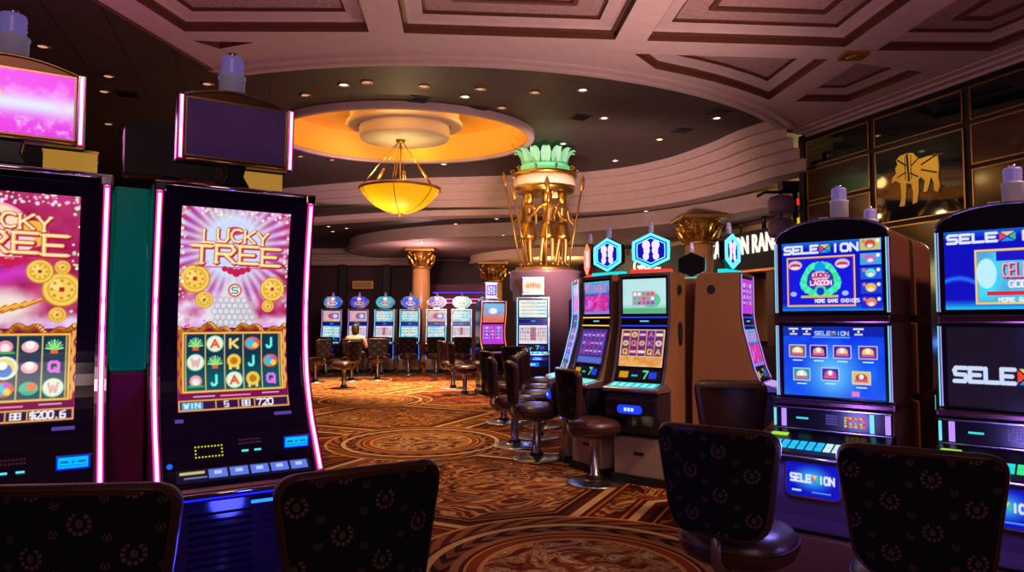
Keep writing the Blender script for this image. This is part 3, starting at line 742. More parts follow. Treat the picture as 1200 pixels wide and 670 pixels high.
# ================================================================ camera, light, view
cd = bpy.data.cameras.new('camera'); cam = bpy.data.objects.new('camera', cd); COL.objects.link(cam); S.camera = cam
cd.sensor_width = 36; cd.sensor_fit = 'HORIZONTAL'; cd.lens = 800/1200*36; cam.location = (0, 0, 1.5)
cam.rotation_euler = (PI/2+math.atan(41/800.), 0, 0); cd.clip_start = .05; cd.clip_end = 100
w = bpy.data.worlds.new('world'); S.world = w; w.use_nodes = True
w.node_tree.nodes['Background'].inputs[0].default_value = (.55, .36, .48, 1); w.node_tree.nodes['Background'].inputs[1].default_value = .16
S.view_settings.view_transform = 'Standard'; S.view_settings.look = 'None'; S.view_settings.exposure = 0; S.view_settings.gamma = 1; S.view_settings.use_curve_mapping = False
S.render.use_compositing = False
def light(kind, name, loc, e, col, size=.2, aim=None, spot=None, blend=.6, sy=None):
    d_ = bpy.data.lights.new(name, kind); d_.energy = e; d_.color = col
    o = bpy.data.objects.new(name, d_); COL.objects.link(o); o.location = loc
    if kind == 'AREA':
        d_.size = size
        if sy: d_.shape = 'RECTANGLE'; d_.size_y = sy
    else: d_.shadow_soft_size = size
    if kind == 'SPOT': d_.spot_size = spot; d_.spot_blend = blend
    if aim is not None: o.rotation_euler = (Vector(aim)-Vector(loc)).to_track_quat('-Z', 'Y').to_euler()
    return o
# ================================================================ display artwork
def reels(cv, x0, y0, x1, y1, nc, nr, bg, sym, line=(235, 190, 90), seed=1, lw=1.2):
    rg = random.Random(seed); cv.rect(x0, y0, x1, y1, bg)
    cw = (x1-x0)/nc; rh = (y1-y0)/nr
    for i in range(nc):
        for j in range(nr):
            cx, cy = x0+(i+.5)*cw, y0+(j+.5)*rh; c = rg.choice(sym); k = rg.random(); r_ = min(cw, rh)*.38
            if k < .4: cv.circ(cx, cy, r_, c); cv.circ(cx, cy, r_*.55, tuple(255-q*.4 for q in c)); cv.circ(cx, cy, r_*.25, bg)
            elif k < .75: cv.text(rg.choice('AKQJ'), cx-r_*.6, cy-r_*.8, r_*1.2, r_*1.6, max(1., r_*.4), c)
            else: cv.rect(cx-r_*1.1, cy-r_*.5, cx+r_*1.1, cy+r_*.5, c); cv.rect(cx-r_*.8, cy-r_*.15, cx+r_*.8, cy+r_*.15, (255, 250, 240))
    for i in range(nc+1): cv.rect(x0+i*cw-lw/2, y0, x0+i*cw+lw/2, y1, line)
def lucky(var):
    W_, H_ = 150, 280; cv = Cv(W_, H_, (170, 20, 85)); x, y = cv.x, cv.y
    n = cv.noise(30, 3); n2 = cv.noise(10, 8)
    cv.mix(np.clip(n*1.3-.1, 0, 1), (140, 8, 55), (205, 66, 130))
    cx, cy = 70, 52
    rr = np.hypot(x-cx, (y-cy)*.9); an = np.arctan2(y-cy, x-cx)
    if var == 0:
        ray = (np.sin(an*34)*.5+.5)*np.clip((92-rr)/20, 0, 1)*np.clip(rr/40-.6, 0, 1)
        cv.blend(np.clip((66-rr)/30, 0, 1), (205, 220, 255)); cv.blend(ray*.9, (250, 240, 255)); cv.blend(np.clip((rr-52)/8, 0, 1)*np.clip((80-rr)/16, 0, 1)*.35, (170, 110, 235))
        cv.circ(72, 30, 12, (220, 70, 120), sy=.5)
    else:
        cv.circ(62, 52, 38, (250, 170, 190)); cv.circ(62, 50, 33, (255, 225, 190)); cv.circ(100, 50, 16, (240, 190, 70)); cv.circ(62, 60, 40, (250, 205, 215), sy=.45)
        cv.blend(np.clip(1-np.abs(y-105-8*np.sin(x/20))/16, 0, 1)*.8, (220, 60, 230))
    # pale cloud band and pile of coins
    cl = np.clip((y-112)/22, 0, 1)*np.clip((182-y)/14, 0, 1)*np.clip(cv.noise(22, 5)*2.2-.55, 0, 1); cv.blend(cl, (238, 215, 245))
    cv.blend(np.clip((y-150)/20, 0, 1)*np.clip(cv.noise(9, 15)*2-.7, 0, 1)*.7, (214, 120, 205))
    if var == 0:
        pile = np.clip((34-np.abs(x-72)*.85-(np.abs(y-150))*.5)/8, 0, 1); cv.blend(pile*.9, (226, 226, 230))
        for j in range(6):
            for i in range(-3, 4):
                cv.ring(72+i*8+(j % 2)*4, 128+j*8, 4.2, 1.2, (178, 178, 196))
        cv.circ(75, 114, 9.5, (220, 70, 60)); cv.circ(75, 114, 7.4, (236, 240, 238)); cv.text('S', 71, 110, 8, 8, 1.6, (50, 130, 110))
        coins = [(21, 99, 20), (128, 111, 18), (34, 128, 12), (122, 136, 9)]
    else:
        cv.blend(np.clip(1-np.hypot((x-75)/45, (y-140)/26), 0, 1)*1.6, (245, 225, 215))
        coins = [(132, 118, 22), (108, 96, 15), (40, 110, 20), (18, 140, 18), (132, 90, 9), (128, 150, 10)]
        for j in range(9):
            cv.seg(10+j*10, 165-j*3, 34+j*10, 150-j*2.5, 4, (205, 110, 30)); cv.seg(12+j*10, 163-j*3, 30+j*10, 150-j*2.5, 1.6, (255, 205, 90))
    for (a, b_, r_) in coins:
        cv.circ(a, b_, r_, (196, 130, 30)); cv.circ(a, b_, r_*.92, (250, 208, 92)); cv.ring(a, b_, r_*.68, 1.3, (214, 150, 40)); cv.circ(a-r_*.3, b_-r_*.3, r_*.3, (255, 238, 160), .6, 3)
        for k in range(8): cv.circ(a+r_*.5*math.cos(k*PI/4), b_+r_*.5*math.sin(k*PI/4), r_*.09, (214, 140, 40))
        cv.rect(a-r_*.13, b_-r_*.13, a+r_*.13, b_+r_*.13, (170, 40, 60))
    rg = random.Random(4+var)
    for k in range(150):
        a, b_ = (rg.choice((rg.uniform(0, 7), rg.uniform(143, 150))), rg.uniform(0, 250)) if k < 90 else (rg.uniform(0, 150), rg.uniform(0, 14))
        cv.circ(a, b_, rg.uniform(.8, 2.4), rg.choice(((255, 220, 250), (250, 170, 220), (255, 245, 200), (190, 240, 190))))
    for k in range(26): cv.circ(rg.uniform(6, 40), rg.uniform(125, 200), rg.uniform(.6, 2.), rg.choice(((60, 160, 90), (250, 90, 60), (150, 40, 150))))
    # title
    ty = 28 if var == 0 else 26
    for dx, c_, lw in ((1., (150, 20, 60), 7.6), (0, (226, 100, 60), 6.), (0, (255, 232, 150), 3.6), (-.3, (255, 252, 225), 1.3)):
        cv.text('LUCKY', 30+dx, ty+dx*.6, 88, 17, lw*.72, c_, .34, True, 3)
    for dx, c_, lw in ((1.2, (150, 14, 60), 10.), (0, (222, 60, 70), 8.2), (0, (252, 214, 110), 5.4), (-.5, (255, 248, 210), 2.)):
        cv.text('TREE', 16+dx, ty+23+dx*.6, 120, 24, lw*.75, c_, .30, True, 2)
    cv.rect(20, ty+53, 132, ty+54.4, (200, 60, 90))
    for k in range(5): cv.circ(76+(k-2)*8, ty+61-abs(k-2)*2.5, 6-abs(k-2), (200, 30, 80))
    # golden branch frame and reels
    X0, X1, Y0_, Y1_ = 7, 143, 170, 254
    cv.rect(1, 167, 149, 280, (120, 18, 78))
    for k in range(60):
        u = k/59; a = 3+u*144; b_ = 169+4*math.sin(u*17)+3*math.sin(u*41)
        cv.circ(a, b_, 4.0, (150, 66, 14)); cv.circ(a, b_-.8, 2.3, (242, 166, 60)); cv.circ(a, b_-1.6, 1., (255, 236, 170))
    for k in range(30):
        v_ = 172+k*2.8; cv.circ(3.5+1.6*math.sin(k*.7), v_, 2.6, (196, 104, 26)); cv.circ(146+1.4*math.sin(k*.8+1), v_, 2.4, (240, 168, 70))
    reels_bg = (14, 52, 78)
    cv.rect(X0, Y0_+6, X1, Y1_, reels_bg); cv.blend(np.clip((y-206)/30, 0, 1)*((x > X0) & (x < X1) & (y < Y1_)), (12, 84, 96))
    cw = (X1-X0-8)/5.; rh = (Y1_-Y0_-8)/3.
    lay = ['TaKfJ', 'wTpJf', 'lJapQ'] if var == 0 else ['lclcT', 'ycycQ', 'fgfgw']
    for j in range(3):
        for i in range(5):
            a = X0+4+(i+.5)*cw; b_ = Y0_+7+(j+.5)*rh; s_ = lay[j][i]
            if s_ == 'T':
                for k in range(9): t_ = PI*(k/8); cv.seg(a, b_+4, a+9*math.cos(t_), b_+2-10*math.sin(t_), 2., (90, 214, 120) if k % 2 else (190, 245, 160))
                cv.rect(a-4, b_+4, a+4, b_+9, (236, 104, 40))
            elif s_ in 'aw': cv.circ(a, b_, 11.5, (150, 235, 190)); cv.circ(a, b_, 10, (245, 240, 225)); cv.text('A' if s_ == 'a' else 'W', a-5, b_-5, 10, 10, 3., (236, 92, 50) if s_ == 'a' else (220, 180, 170))
            elif s_ == 'K': cv.text('K', a-5, b_-6, 10, 12, 3.6, (246, 214, 110))
            elif s_ == 'J': cv.text('J', a-5, b_-7, 8, 13, 3.8, (50, 222, 205)); cv.text('J', a-5, b_-7, 8, 13, 1.2, (200, 255, 240))
            elif s_ == 'Q': cv.text('Q', a-5, b_-6, 10, 11, 3.6, (226, 120, 236))
            elif s_ == 'f': cv.circ(a, b_, 11, (230, 90, 50), sy=.85); cv.circ(a-2, b_, 7, (70, 190, 220)); cv.circ(a+4, b_+3, 4, (250, 210, 90)); cv.circ(a+3, b_-5, 3, (190, 90, 220))
            elif s_ == 'p': cv.circ(a, b_-1, 9.5, (246, 200, 70)); cv.circ(a, b_-1, 5, (190, 120, 20)); cv.rect(a-7, b_+5, a-3, b_+11, (250, 214, 110)); cv.rect(a+3, b_+5, a+7, b_+11, (250, 214, 110))
            elif s_ == 'l': cv.circ(a, b_, 8, (250, 150, 170)); cv.circ(a, b_+1, 5, (255, 235, 235)); cv.seg(a-9, b_+7, a+9, b_+7, 3, (60, 170, 90))
            elif s_ == 'c': cv.circ(a, b_, 9, (255, 180, 190), sy=.8); cv.circ(a, b_-2, 5, (255, 245, 240))
            elif s_ == 'y': cv.circ(a, b_, 14, (220, 245, 235)); cv.circ(a, b_, 11, (250, 214, 120)); cv.circ(a, b_+3, 8, (60, 130, 210)); cv.circ(a-2, b_-3, 5, (255, 250, 230))
            elif s_ == 'g': cv.circ(a, b_, 10, (60, 190, 150), sy=.8); cv.circ(a+3, b_-2, 5, (250, 120, 60))
    for i in range(6): cv.rect(X0+3.3+i*cw, Y0_+6, X0+4.7+i*cw, Y1_, (250, 206, 110))
    cv.frame(X0-1, Y0_+3, X1+1, Y1_+2, 3.2, (220, 140, 50)); cv.frame(X0, Y0_+4, X1, Y1_+1, 1.2, (255, 216, 120))
    cv.rect(20, 260, 48, 261.5, (230, 190, 220)); cv.rect(55, 260, 96, 262, (235, 130, 170)); cv.rect(112, 259, 136, 260.5, (230, 190, 220))
    cv.rect(2, 266, 148, 278, (56, 16, 70)); cv.frame(1, 265, 149, 279, 1.8, (236, 178, 70))
    cv.rect(5, 268, 32, 277, (60, 160, 220)); cv.text('WIN', 8, 269, 20, 6, 1.8, (220, 245, 255))
    for a in (48, 78, 100): cv.rect(a, 267, a+1.5, 277, (236, 178, 70))
    cv.text('5', 60, 268.5, 5, 7, 1.5, (255, 255, 255)); cv.text('88', 84, 268.5, 10, 7, 1.5, (255, 255, 255))
    cv.text('720' if var == 0 else '$200.6', 104, 268, 22 if var == 0 else 36, 8, 1.9, (245, 245, 255))
    return cv
def logo_x(cv, x, y, w, h, lw, c=(225, 232, 255)):          # SELE X ION with a four-colour X
    cw = w/8.6
    cv.text('SELE', x, y, cw*4.0, h, lw, c, .3)
    a = x+cw*4.15; b_ = a+cw*1.35; m_ = (a+b_)/2; ym = y+h/2
    X_, Y_ = cv.x, cv.y
    ax = (X_-m_)/((b_-a)/2); ay = (Y_-ym)/(h*.62)
    ins = np.clip((1.-np.maximum(np.abs(ax), np.abs(ay)))*8, 0, 1); g = np.abs(np.abs(ax)-np.abs(ay)) > .14
    L = (np.abs(ax) > np.abs(ay)) & g; V_ = (np.abs(ay) > np.abs(ax)) & g
    cv.blend(ins*(L & (ax < 0)), (236, 70, 50)); cv.blend(ins*(L & (ax > 0)), (70, 190, 110)); cv.blend(ins*(V_ & (ay < 0)), (244, 206, 90)); cv.blend(ins*(V_ & (ay > 0)), (40, 150, 240))
    cv.text('ION', b_+cw*.15, y, cw*2.9, h, lw, c, .3)
def sel_top():
    W_, H_ = 180, 120; cv = Cv(W_, H_, (8, 20, 190)); x, y = cv.x, cv.y
    cv.blend(np.clip(1-y/14, 0, 1), (20, 120, 220)); cv.blend(np.clip((y-105)/14, 0, 1), (20, 130, 240)); cv.blend(np.clip(cv.noise(50, 2)-.5, 0, 1), (30, 60, 240))
    logo_x(cv, 6, 7, 134, 12, 4.2)
    cv.frame(10, 26, 134, 112, 3, (250, 200, 110)); cv.frame(12, 28, 132, 110, 1.4, (230, 110, 90)); cv.rect(14, 30, 130, 108, (20, 22, 226))
    for k in range(26):
        t = 2*PI*k/26; cv.circ(72+30*math.cos(t)*(1+.12*math.sin(3*t)), 66+25*math.sin(t), 6.5, (60, 236, 130) if k % 2 else (80, 240, 220))
    cv.circ(72, 66, 24, (40, 60, 190), sy=.85); cv.circ(72, 46, 10, (20, 150, 240)); cv.circ(72, 60, 17, (244, 190, 210), sy=.5); cv.circ(72, 72, 18, (190, 30, 120), sy=.36)
    cv.text('LUCKY', 56, 55, 32, 7, 2., (140, 20, 120)); cv.text('LAGOON', 54, 68, 38, 7, 2., (255, 225, 245)); cv.circ(72, 84, 11, (60, 220, 190), sy=.7); cv.circ(72, 86, 7, (20, 60, 200))
    for a in (26, 112): cv.circ(a, 40, 13, (220, 190, 210), sy=.62); cv.circ(a, 41, 10, (206, 60, 90), sy=.4); cv.circ(a, 44, 9, (250, 230, 240), sy=.25)
    for a in (22, 116): cv.circ(a, 90, 6, (170, 190, 240), sy=.7)
    cv.rect(36, 93, 104, 97, (210, 190, 60)); cv.text('MORE GAME CHOICES', 62, 100, 78, 5, 1.6, (240, 240, 255))
    cols = [((190, 200, 120), (210, 80, 70)), ((60, 170, 230), (190, 110, 200)), ((40, 90, 230), (110, 220, 210)), ((30, 60, 220), (240, 190, 80)), ((30, 40, 210), (240, 130, 90))]
    for k, (c0, c1) in enumerate(cols):
        yy = 1+k*24; cv.rect(143, yy, 178, yy+19, c0); cv.circ(160, yy+9, 9, c1, sy=.8); cv.circ(160, yy+12, 5, (250, 235, 220), sy=.6); cv.circ(149, yy+4, 3, (235, 120, 110)); cv.circ(173, yy+4, 3, (250, 250, 250))
    return cv
def sel_menu():
    W_, H_ = 180, 120; cv = Cv(W_, H_, (10, 60, 235)); x, y = cv.x, cv.y
    cv.blend(np.clip(1-np.hypot((x-90)/60, (y-80)/60), 0, 1), (130, 235, 255)); cv.blend(np.clip(cv.noise(40, 6)-.4, 0, 1), (40, 150, 255))
    cv.rect(0, 0, 180, 17, (12, 18, 130), .6)
    for a in (20, 45, 137): cv.rect(a-9, 3, a+9, 6, (225, 222, 210)); cv.circ(a, 9, 2, (240, 240, 240)); cv.rect(a-7, 12, a+7, 15, (205, 205, 215))
    logo_x(cv, 60, 9, 60, 6, 1.8, (170, 205, 255)); cv.rect(56, 18, 122, 19.5, (140, 190, 250))
    tl = [(27, 44, (120, 100, 110), (250, 220, 160)), (66, 44, (30, 20, 160), (236, 160, 90)), (108, 44, (70, 30, 180), (240, 190, 120)), (152, 44, (90, 40, 150), (250, 200, 100)), (34, 84, (40, 150, 170), (200, 235, 200)), (86, 82, (30, 60, 190), (220, 80, 140)), (140, 86, (220, 196, 120), (200, 70, 60))]
    for k, (a, b_, c0, c1) in enumerate(tl):
        cv.rect(a-16, b_-12, a+16, b_+10, (226, 214, 220)); cv.rect(a-14.5, b_-10.5, a+14.5, b_+8.5, c0); cv.circ(a, b_-1, 10, c1, sy=.7); cv.rect(a-11, b_+2, a+11, b_+6, (210, 90, 160)); cv.circ(a, b_-3, 4, (255, 250, 235))
        cv.rect(a-9, b_+14, a+9, b_+16, (205, 235, 255))
    cv.rect(123, 108, 136, 116, (240, 120, 200))
    return cv
def cele_top():
    W_, H_ = 180, 120; cv = Cv(W_, H_, (14, 14, 190)); x, y = cv.x, cv.y
    cv.blend(np.clip(1-y/14, 0, 1)*.8, (20, 120, 225)); cv.blend(np.clip((y-104)/14, 0, 1), (30, 190, 250)); cv.blend(np.clip(1-np.abs(y-72-(x-20)**2*.012)/6, 0, 1)*(x < 60), (40, 120, 255))
    logo_x(cv, 6, 6, 150, 12, 4.2)
    cv.frame(44, 30, 172, 112, 3.5, (246, 206, 110)); cv.rect(48, 34, 168, 108, (80, 170, 230)); cv.blend(((x > 48) & (x < 168) & (y > 34) & (y < 108))*np.clip(cv.noise(26, 9)*1.6-.5, 0, 1), (60, 240, 255))
    cv.rect(74, 34, 120, 48, (30, 20, 200)); cv.circ(60, 66, 14, (190, 240, 255), sy=1.6)
    for dx, c_, lw in ((1, (120, 10, 60), 5.5), (0, (236, 110, 150), 3.8), (-.5, (255, 225, 235), 1.2)): cv.text('CELESTIAL', 82+dx, 52+dx, 82, 20, lw*.8, c_, .25)
    cv.text('GODDESS', 90, 78, 60, 9, 2.4, (255, 235, 245)); cv.rect(60, 93, 150, 99, (220, 40, 60)); cv.text('MORE GAME CHOICES', 76, 103, 92, 5, 1.7, (235, 240, 255))
    return cv
def sel_dark():
    cv = Cv(180, 120, (26, 16, 30)); cv.blend(np.clip((cv.x-70)/90, 0, 1)*.6, (24, 26, 90)); logo_x(cv, 10, 62, 178, 20, 6.5, (205, 220, 250))
    cv.text('NEW', 150, 16, 40, 22, 3.5, (90, 130, 230)); cv.blend(np.clip(1-np.hypot((cv.x-150)/60, (cv.y-20)/50), 0, 1)*.35, (40, 60, 220)); return cv
def small(kind, seed=0):
    rg = random.Random(seed+100)
    if kind == 'farm':
        cv = Cv(70, 56, (190, 232, 232)); cv.blend(np.clip((cv.y-40)/12, 0, 1), (110, 190, 160)); cv.blend(np.clip(cv.noise(18, 3)-.4, 0, 1), (150, 214, 240))
        cv.circ(46, 34, 15, (96, 200, 150), sy=.8); cv.rect(16, 20, 52, 42, (200, 140, 170), .8)
        for i in range(5):
            for j in range(3): cv.rect(18+i*7, 22+j*7, 23+i*7, 27+j*7, rg.choice(((230, 80, 120), (250, 240, 250), (120, 90, 200), (90, 180, 150))))
        cv.rect(0, 47, 70, 56, (90, 180, 130)); return cv
    if kind == 'farm2':
        cv = Cv(60, 56, (236, 190, 170)); reels(cv, 2, 2, 58, 40, 5, 3, (96, 44, 110), [(250, 214, 190), (236, 130, 130), (190, 110, 190), (250, 190, 80)], (230, 170, 130), seed); cv.rect(2, 41, 58, 54, (240, 178, 90)); cv.blend((cv.y > 41)*np.clip(cv.noise(6, 3)*1.4-.5, 0, 1), (200, 110, 60)); return cv
    if kind == 'pinkblue':
        cv = Cv(56, 60, (90, 60, 180)); cv.blend(np.clip(1-cv.y/26, 0, 1), (60, 190, 220)); cv.rect(3, 4, 50, 22, (60, 160, 210)); cv.text('BINGO', 5, 7, 42, 11, 2, (230, 120, 200))
        cv.rect(4, 26, 52, 52, (210, 40, 150)); cv.circ(14, 40, 7, (200, 90, 240)); cv.blend(np.clip(cv.noise(6, 4)*1.6-.7, 0, 1), (240, 150, 210)); cv.rect(0, 54, 56, 60, (150, 120, 220)); return cv
    if kind == 'purple':
        cv = Cv(50, 56, (70, 40, 130)); reels(cv, 4, 4, 46, 42, 5, 3, (90, 50, 150), [(210, 60, 130), (120, 100, 220), (160, 70, 160)], (150, 90, 200), seed); cv.rect(2, 45, 48, 54, (90, 110, 200)); return cv
    if kind == 'cards':
        cv = Cv(60, 50, (96, 196, 222)); cv.blend(np.clip(cv.noise(10, seed+3)*1.5-.5, 0, 1), (235, 245, 240))
        for i in range(4): cv.rect(5+i*13, 8, 15+i*13, 40, rg.choice(((210, 240, 235), (180, 225, 235), (240, 235, 220)))); cv.rect(7+i*13, 14, 13+i*13, 20, rg.choice(((230, 120, 90), (90, 160, 200)))); cv.rect(7+i*13, 27, 13+i*13, 33, rg.choice(((80, 190, 190), (200, 90, 110))))
        return cv
    if kind == 'warm':
        cv = Cv(60, 44, (200, 160, 190)); cv.blend(np.clip(cv.noise(14, seed)*1.8-.6, 0, 1), (246, 206, 130)); cv.circ(26+seed*3 % 12, 22, 11, (196, 70, 110)); cv.rect(30, 10, 54, 34, (70, 120, 210)); cv.circ(42, 22, 8, (240, 200, 210)); return cv
    if kind == 'paytable':
        cv = Cv(70, 50, (235, 244, 236)); cv.blend(np.clip(cv.noise(14, 4)*1.6-.6, 0, 1)*.8, (170, 220, 240))
        for j in range(4): cv.rect(5, 8+j*10, 40, 11+j*10, (220, 190, 130)); cv.rect(44, 8+j*10, 66, 11+j*10, (110, 190, 220))
        return cv
    if kind == 'bars':
        cv = Cv(70, 50, (230, 226, 236)); reels(cv, 3, 6, 67, 42, 5, 4, (226, 216, 226), [(190, 60, 70), (80, 70, 150), (40, 60, 90), (210, 150, 90)], (120, 100, 160), seed); cv.rect(28, 6, 42, 40, (150, 40, 60), .5); return cv
    if kind == 'sunset':
        cv = Cv(44, 60, (120, 190, 230)); cv.blend(np.clip((cv.y-25)/25, 0, 1), (240, 110, 90)); cv.circ(20, 24, 9, (250, 240, 250)); cv.blend(np.clip(cv.noise(10, 4)-.5, 0, 1), (200, 90, 200)); return cv
    if kind == 'violet':
        cv = Cv(44, 60, (190, 60, 220)); reels(cv, 4, 6, 40, 46, 3, 4, (150, 40, 200), [(250, 140, 230), (120, 170, 250), (250, 230, 250)], (240, 160, 240), 5); return cv
    if kind == 'moon':
        cv = Cv(60, 34, (246, 238, 226)); cv.circ(14, 18, 7, (244, 176, 90)); cv.circ(46, 18, 7, (244, 176, 90)); cv.text('MM', 22, 10, 16, 13, 2.4, (230, 150, 90)); return cv
    if kind == 'bingo':
        cv = Cv(36, 50, (110, 90, 210))
        for i in range(3):
            for j in range(4): cv.rect(5+i*9, 8+j*9, 12+i*9, 15+j*9, (235, 235, 250) if (i+j+seed) % 2 else (190, 190, 240))
        return cv
    if kind == 'pink_top':
        cv = Cv(170, 100, (236, 60, 232)); x, y = cv.x, cv.y; cv.blend(np.exp(-((y-52)/18)**2)*.95, (225, 240, 255)); cv.blend(np.clip(cv.noise(16, 3)*2.4-1.25, 0, 1)*.8, (255, 190, 250)); cv.blend(np.clip(cv.noise(9, 8)*2.4-1.35, 0, 1)*np.clip((y-64)/14, 0, 1), (250, 250, 255))
        cv.circ(60, 40, 13, (250, 206, 70)); cv.circ(60, 40, 8, (255, 236, 150)); cv.circ(30, 34, 8, (160, 240, 220)); return cv
    if kind == 'dome':
        pal = [((40, 90, 220), (240, 200, 120), (220, 240, 240)), ((60, 60, 210), (230, 160, 90), (120, 210, 230)), ((70, 190, 190), (60, 60, 190), (240, 220, 180))][seed % 3]
        cv = Cv(48, 40, pal[0]); cv.blend(np.clip(cv.noise(12, seed)*2-.8, 0, 1), pal[1]); cv.circ(24, 24, 12, pal[2], sy=.6); cv.text('WOW', 15, 20, 18, 7, 2., (230, 60, 90)); cv.circ(24, 8, 6, (250, 230, 240)); return cv
# ================================================================ slot machines
PALE = (255, 222, 244)
def candle(parent, x, y, z, s=1., lit=True, nm='candle_light'):
    MB().lathe([(.058*s, 0), (.058*s, .13*s), (.062*s, .135*s), (.062*s, .145*s), (.048*s, .15*s)], (x, y, z), 20, m=0)\
        .lathe([(.048*s, .15*s), (.05*s, .155*s), (.046*s, .165*s), (.05*s, .175*s), (.046*s, .185*s), (.05*s, .195*s), (.046*s, .205*s), (.05*s, .215*s), (.045*s, .235*s), (.0, .24*s)], (x, y, z), 20, m=1)\
        .lathe([(.02*s, .24*s), (.02*s, .255*s), (0, .258*s)], (x, y, z), 12, m=2).build(nm, [M['white_pl'], M['lens_purple'], M['chrome']], parent)
def strip(parent, name, material, x0, x1, z0, z1, f, off, th=.006, nv=26, bevel=0):
    """ribbon that follows the front profile y=-f(z)"""
    mb = MB()
    zs = [z0+(z1-z0)*k/nv for k in range(nv+1)]
    pts = [(-f(z)-off, z) for z in zs]+[(-f(z)-off+th, z) for z in reversed(zs)]
    # build as quads (profile polygon would be a long n-gon)
    n = nv+1; v = []
    for x in (x0, x1): v += [(x, a, b_) for a, b_ in pts]
    fs = []
    for i in range(n-1):
        a, b_, c_, d_ = i, i+1, 2*n-2-i, 2*n-1-i
        fs += [(a, d_, c_, b_), (2*n+a, 2*n+b_, 2*n+c_, 2*n+d_), (a, b_, 2*n+b_, 2*n+a), (d_, 2*n+d_, 2*n+c_, c_)]
    fs += [(0, 2*n, 4*n-1, 2*n-1), (n-1, n, 3*n, 3*n-1)]
    mb.add(v, fs); return mb.build(name, material, parent, bevel=bevel)
NEON = mat('neon_tube', (.9, .5, .8), .3, emit=L3(255, 196, 238), es=2.6)
NEON_H = mat('magenta_neon_diffuser', (.5, .02, .25), .3, emit=L3(238, 22, 150), es=1.5)
BLUE_EDGE = mat('blue_glow_strip', (.02, .05, .5), .3, emit=L3(60, 130, 255), es=1.6)
TEAL_EDGE = mat('teal_glow_strip', (.05, .4, .4), .3, emit=L3(110, 225, 215), es=.9)
VIOLET_EDGE = mat('violet_glow_strip', (.3, .1, .5), .3, emit=L3(190, 150, 240), es=.9)
CY_EDGE = mat('cyan_glow_strip', (.1, .4, .6), .3, emit=L3(120, 215, 255), es=1.5)
OR_EDGE = mat('orange_glow_strip', (.6, .15, .02), .3, emit=L3(255, 120, 60), es=1.5)
def portrait_machine(label, loc, rz, var, group=None, art=True, tz=2.25, cdx=0., back=0):
    t = thing('slot_machine', label, 'slot machine', loc, rz, group)
    tab = smooth_tab([(.80, .215), (.92, .13), (1.05, .04), (1.25, -.045), (1.5, -.075), (1.8, -.055), (2.12, .0)])
    f = lambda z: interp(tab, z)
    w = .36
    zs = [.80+(2.12-.80)*k/26 for k in range(27)]
    body = [(-f(z)+.012, z) for z in zs]+[(.68, 2.12), (.70, .0), (-.10, .0), (-.12, .70), (-.24, .76)]
    mb = MB(); mb.prism(body, -w+.008, w-.008, 'x'); mb.build('cabinet', M['gloss'], t)
    up = [(-f(z)+.05, z) for z in zs if z >= 1.30]+[(.68, 2.10), (.69, 1.30)]
    lo = [(-f(z)+.05, z) for z in zs if z <= 1.30]+[(-f(1.29)+.05, 1.29), (.69, 1.29), (.70, .55), (-.05, .55)]
    for sg in (-1, 1):
        a, b_ = (sg*(w-.008), sg*(w+.004)); a, b_ = min(a, b_), max(a, b_)
        MB().prism(up, a, b_, 'x').build('upper_side_panel', M['teal_reflect'], t)['label'] = 'glossy side panel with a teal reflection put into its colour'
        MB().prism(lo, a, b_, 'x').build('lower_side_panel', M['plum_pl'], t)
    strip(t, 'glass_front', M['gloss'], -w+.045, w-.045, .84, 2.09, f, .0, .01)
    for sg in (-1, 1):
        c = strip(t, 'light_channel', M['chrome'], sg*(w-.022)-.022, sg*(w-.022)+.022, .80, 2.10, f, .006, .014)
        strip(c, 'magenta_diffuser', NEON_H, sg*(w-.02)-.0125, sg*(w-.02)+.0125, .81, 2.085, f, .012, .006)
        c2 = MB().tube([(sg*(w-.02), -f(z)-.016, z) for z in [.815+(2.075-.815)*k/30 for k in range(31)]], .0065, 8).build('neon_tube', NEON, c)
        MB().box(sg*(w-.022)-.024, sg*(w-.022)+.024, -f(2.1)-.02, -f(2.1)+.03, 2.085, 2.13).build('corner_cap', M['chrome'], t, bevel=.006)
    MB().tube([(-w, -.004, 2.125), (w, -.004, 2.125)], .012, 8).build('top_rail', M['chrome'], t)
    cv = lucky(var); x0, x1, z0, z1 = -.245, .245, 1.09, 2.03
    screen(cv, lambda u, v: (x0+(x1-x0)*u, -f(z0+(z1-z0)*v)-.004, z0+(z1-z0)*v), 'screen', t, SC)
    fr_ = lambda z: f(z)
    strip(t, 'maker_badge', G('badge', (120, 80, 190), .6), .17, .25, 1.052, 1.066, f, .003, .003, 2)
    strip(t, 'maker_badge', G('badge', (120, 80, 190), .6), -.26, -.225, 1.045, 1.06, f, .003, .003, 2)
    # dot light frame, keypad, lit bill slot
    mb = MB()
    for i in range(9):
        for j in (0, 1): x = -.185+i*.0135; z = .905+j*.040; mb.add([(x-.003, -f(z)-.006, z-.003), (x+.003, -f(z)-.006, z-.003), (x+.003, -f(z)-.006, z+.003), (x-.003, -f(z)-.006, z+.003)], [(0, 1, 2, 3)])
    for j in (1, 2):
        for x in (-.185, -.077): z = .905+j*.0133; mb.add([(x-.003, -f(z)-.006, z-.003), (x+.003, -f(z)-.006, z-.003), (x+.003, -f(z)-.006, z+.003), (x-.003, -f(z)-.006, z+.003)], [(0, 1, 2, 3)])
    mb.build('dot_light_frame', G('dots', (214, 220, 30), 1.1), t)
    mb = MB()
    for i in range(8):
        for j in range(2): x = -.0+i*.0125; z = .945+j*.013; mb.box(x-.0045, x+.0045, -f(z)-.008, -f(z), z-.004, z+.004)
    mb.build('keypad', mat('red_brown_keys', (.25, .08, .09), .4), t)
    mb = MB()
